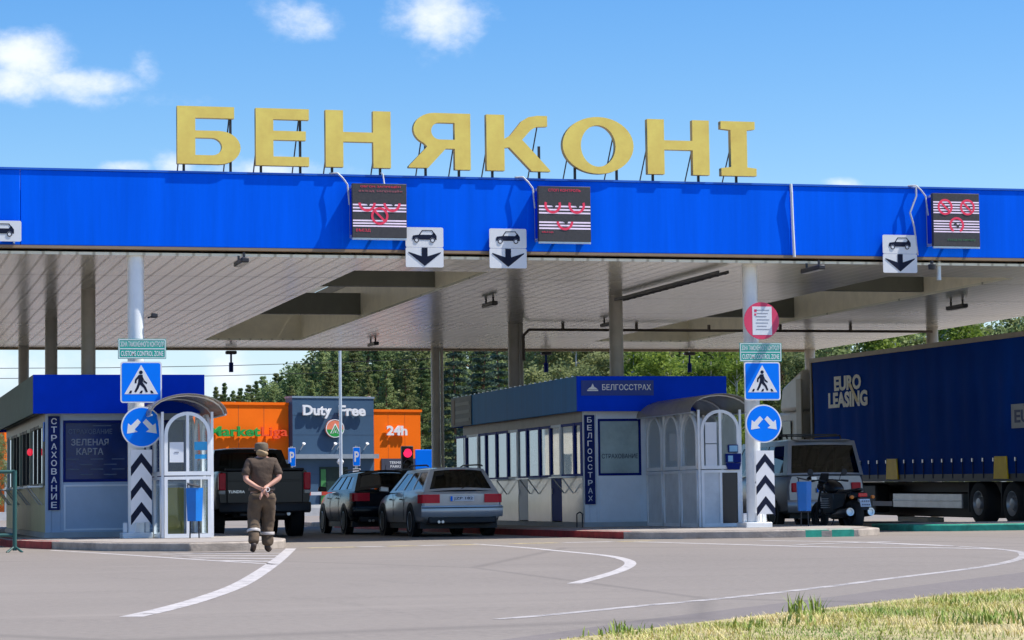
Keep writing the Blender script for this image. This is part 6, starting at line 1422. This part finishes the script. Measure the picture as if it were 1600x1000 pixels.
# ------------------------------------------------------------------ dry grass verge in the near right corner
def edge_at(x):
    for a, b in zip(EDGE, EDGE[1:]):
        if a.x <= x <= b.x: return a.y + (b.y - a.y) * (x - a.x) / (b.x - a.x)
    return EDGE[0].y + (x - EDGE[0].x) * 1.0 if x < EDGE[0].x else EDGE[-1].y + (x - EDGE[-1].x) * .9
SOIL = mat('verge_soil', (.42, .35, .17), .95, var=.4, vs=5, bump=.6, bs=20)
vp = [(p.x, p.y) for p in EDGE]
tag(MB().slab([(EDGE[0].x - 6, EDGE[0].y - 6), (30, -6), (30, EDGE[-1].y + (30 - EDGE[-1].x) * .9)] + vp[::-1], -.05, .035).build('verge_ground', SOIL), kind='structure')
def grass_mat():
    m = bpy.data.materials.new('dry_grass'); m.use_nodes = True; nt = m.node_tree; N = nt.nodes; L = nt.links; p = N['Principled BSDF']
    at_ = N.new('ShaderNodeAttribute'); at_.attribute_name = 'tone'
    rp = N.new('ShaderNodeValToRGB'); e = rp.color_ramp.elements
    e[0].position = 0; e[0].color = (.12, .24, .02, 1); e[1].position = 1; e[1].color = (.80, .66, .34, 1)
    k = e.new(.45); k.color = (.38, .40, .08, 1); k = e.new(.7); k.color = (.66, .55, .22, 1)
    L.new(at_.outputs['Fac'], rp.inputs[0]); L.new(rp.outputs[0], p.inputs['Base Color']); p.inputs['Roughness'].default_value = .7
    return m
def grass():
    r = random.Random(3); b = MB(); tone = []
    from mathutils import noise
    def blade(x, y, h, lean, w, tn, z0=.03):
        a = r.uniform(0, 6.28); d = Vector((math.cos(a), math.sin(a), 0)); n = Vector((-d.y, d.x, 0)); o = Vector((x, y, z0))
        p1 = o + d * lean * .35 * h + Vector((0, 0, h * .6)); p2 = o + d * lean * h + Vector((0, 0, h))
        b.add([o - n * w, o + n * w, p1 + n * w * .7, p1 - n * w * .7, p2], [(0, 1, 2, 3), (3, 2, 4)]); tone.extend([tn] * 5)
    n = 0
    while n < 46000:
        x = r.uniform(2.6, 12.5); y = edge_at(x) - abs(r.gauss(0, 1)) * 2.2 + .10 * noise.noise(Vector((x * 5, 0, 2))) + .02
        if y < 9.5: continue
        v = noise.noise(Vector((x * .9, y * .5, 0))); v2 = noise.noise(Vector((x * 3, y * 2, 4))); v3 = noise.noise(Vector((x * 1.7, y * 1.2, 9)))
        dd = edge_at(x) - y
        if dd < .22 and r.random() < .6: continue
        tn = min(1, max(0, .50 + v * .6 + v2 * .45 + r.uniform(-.2, .2) + (.15 if dd < .3 else 0)))
        h = (.016 + .030 * r.random() ** 1.5) * (1 + .8 * v3) * (.6 if dd < .25 else 1)
        blade(x, y, max(.012, h), r.uniform(.4, 1.5), r.uniform(.0016, .0034), tn); n += 1
    for px, py, n_, hh in ((1243, 972, 34, .12), (1276, 970, 30, .11), (1262, 985, 40, .13), (985, 1000, 60, .13), (1160, 992, 40, .10), (1180, 988, 40, .10), (1490, 955, 50, .14), (1550, 985, 120, .15), (1570, 975, 80, .13), (1480, 985, 80, .12), (960, 1003, 40, .1)):
        c = g(px, py)
        big = px in (1243, 1276)
        for _ in range(n_ if big else n_ // 2): blade(c.x + r.gauss(0, .028 if big else .07), c.y + r.gauss(0, .06 if big else .12), hh * (1.15 if big else .6) * r.uniform(.5, 1.15), r.uniform(.2, .9), r.uniform(.004, .008), r.uniform(.0, .36))
    o = b.build('grass', grass_mat()); 
    at_ = o.data.attributes.new('tone', 'FLOAT', 'POINT'); at_.data.foreach_set('value', tone)
    tag(o, 'dry yellow green grass on the near right verge', 'grass', kind='stuff')
grass()
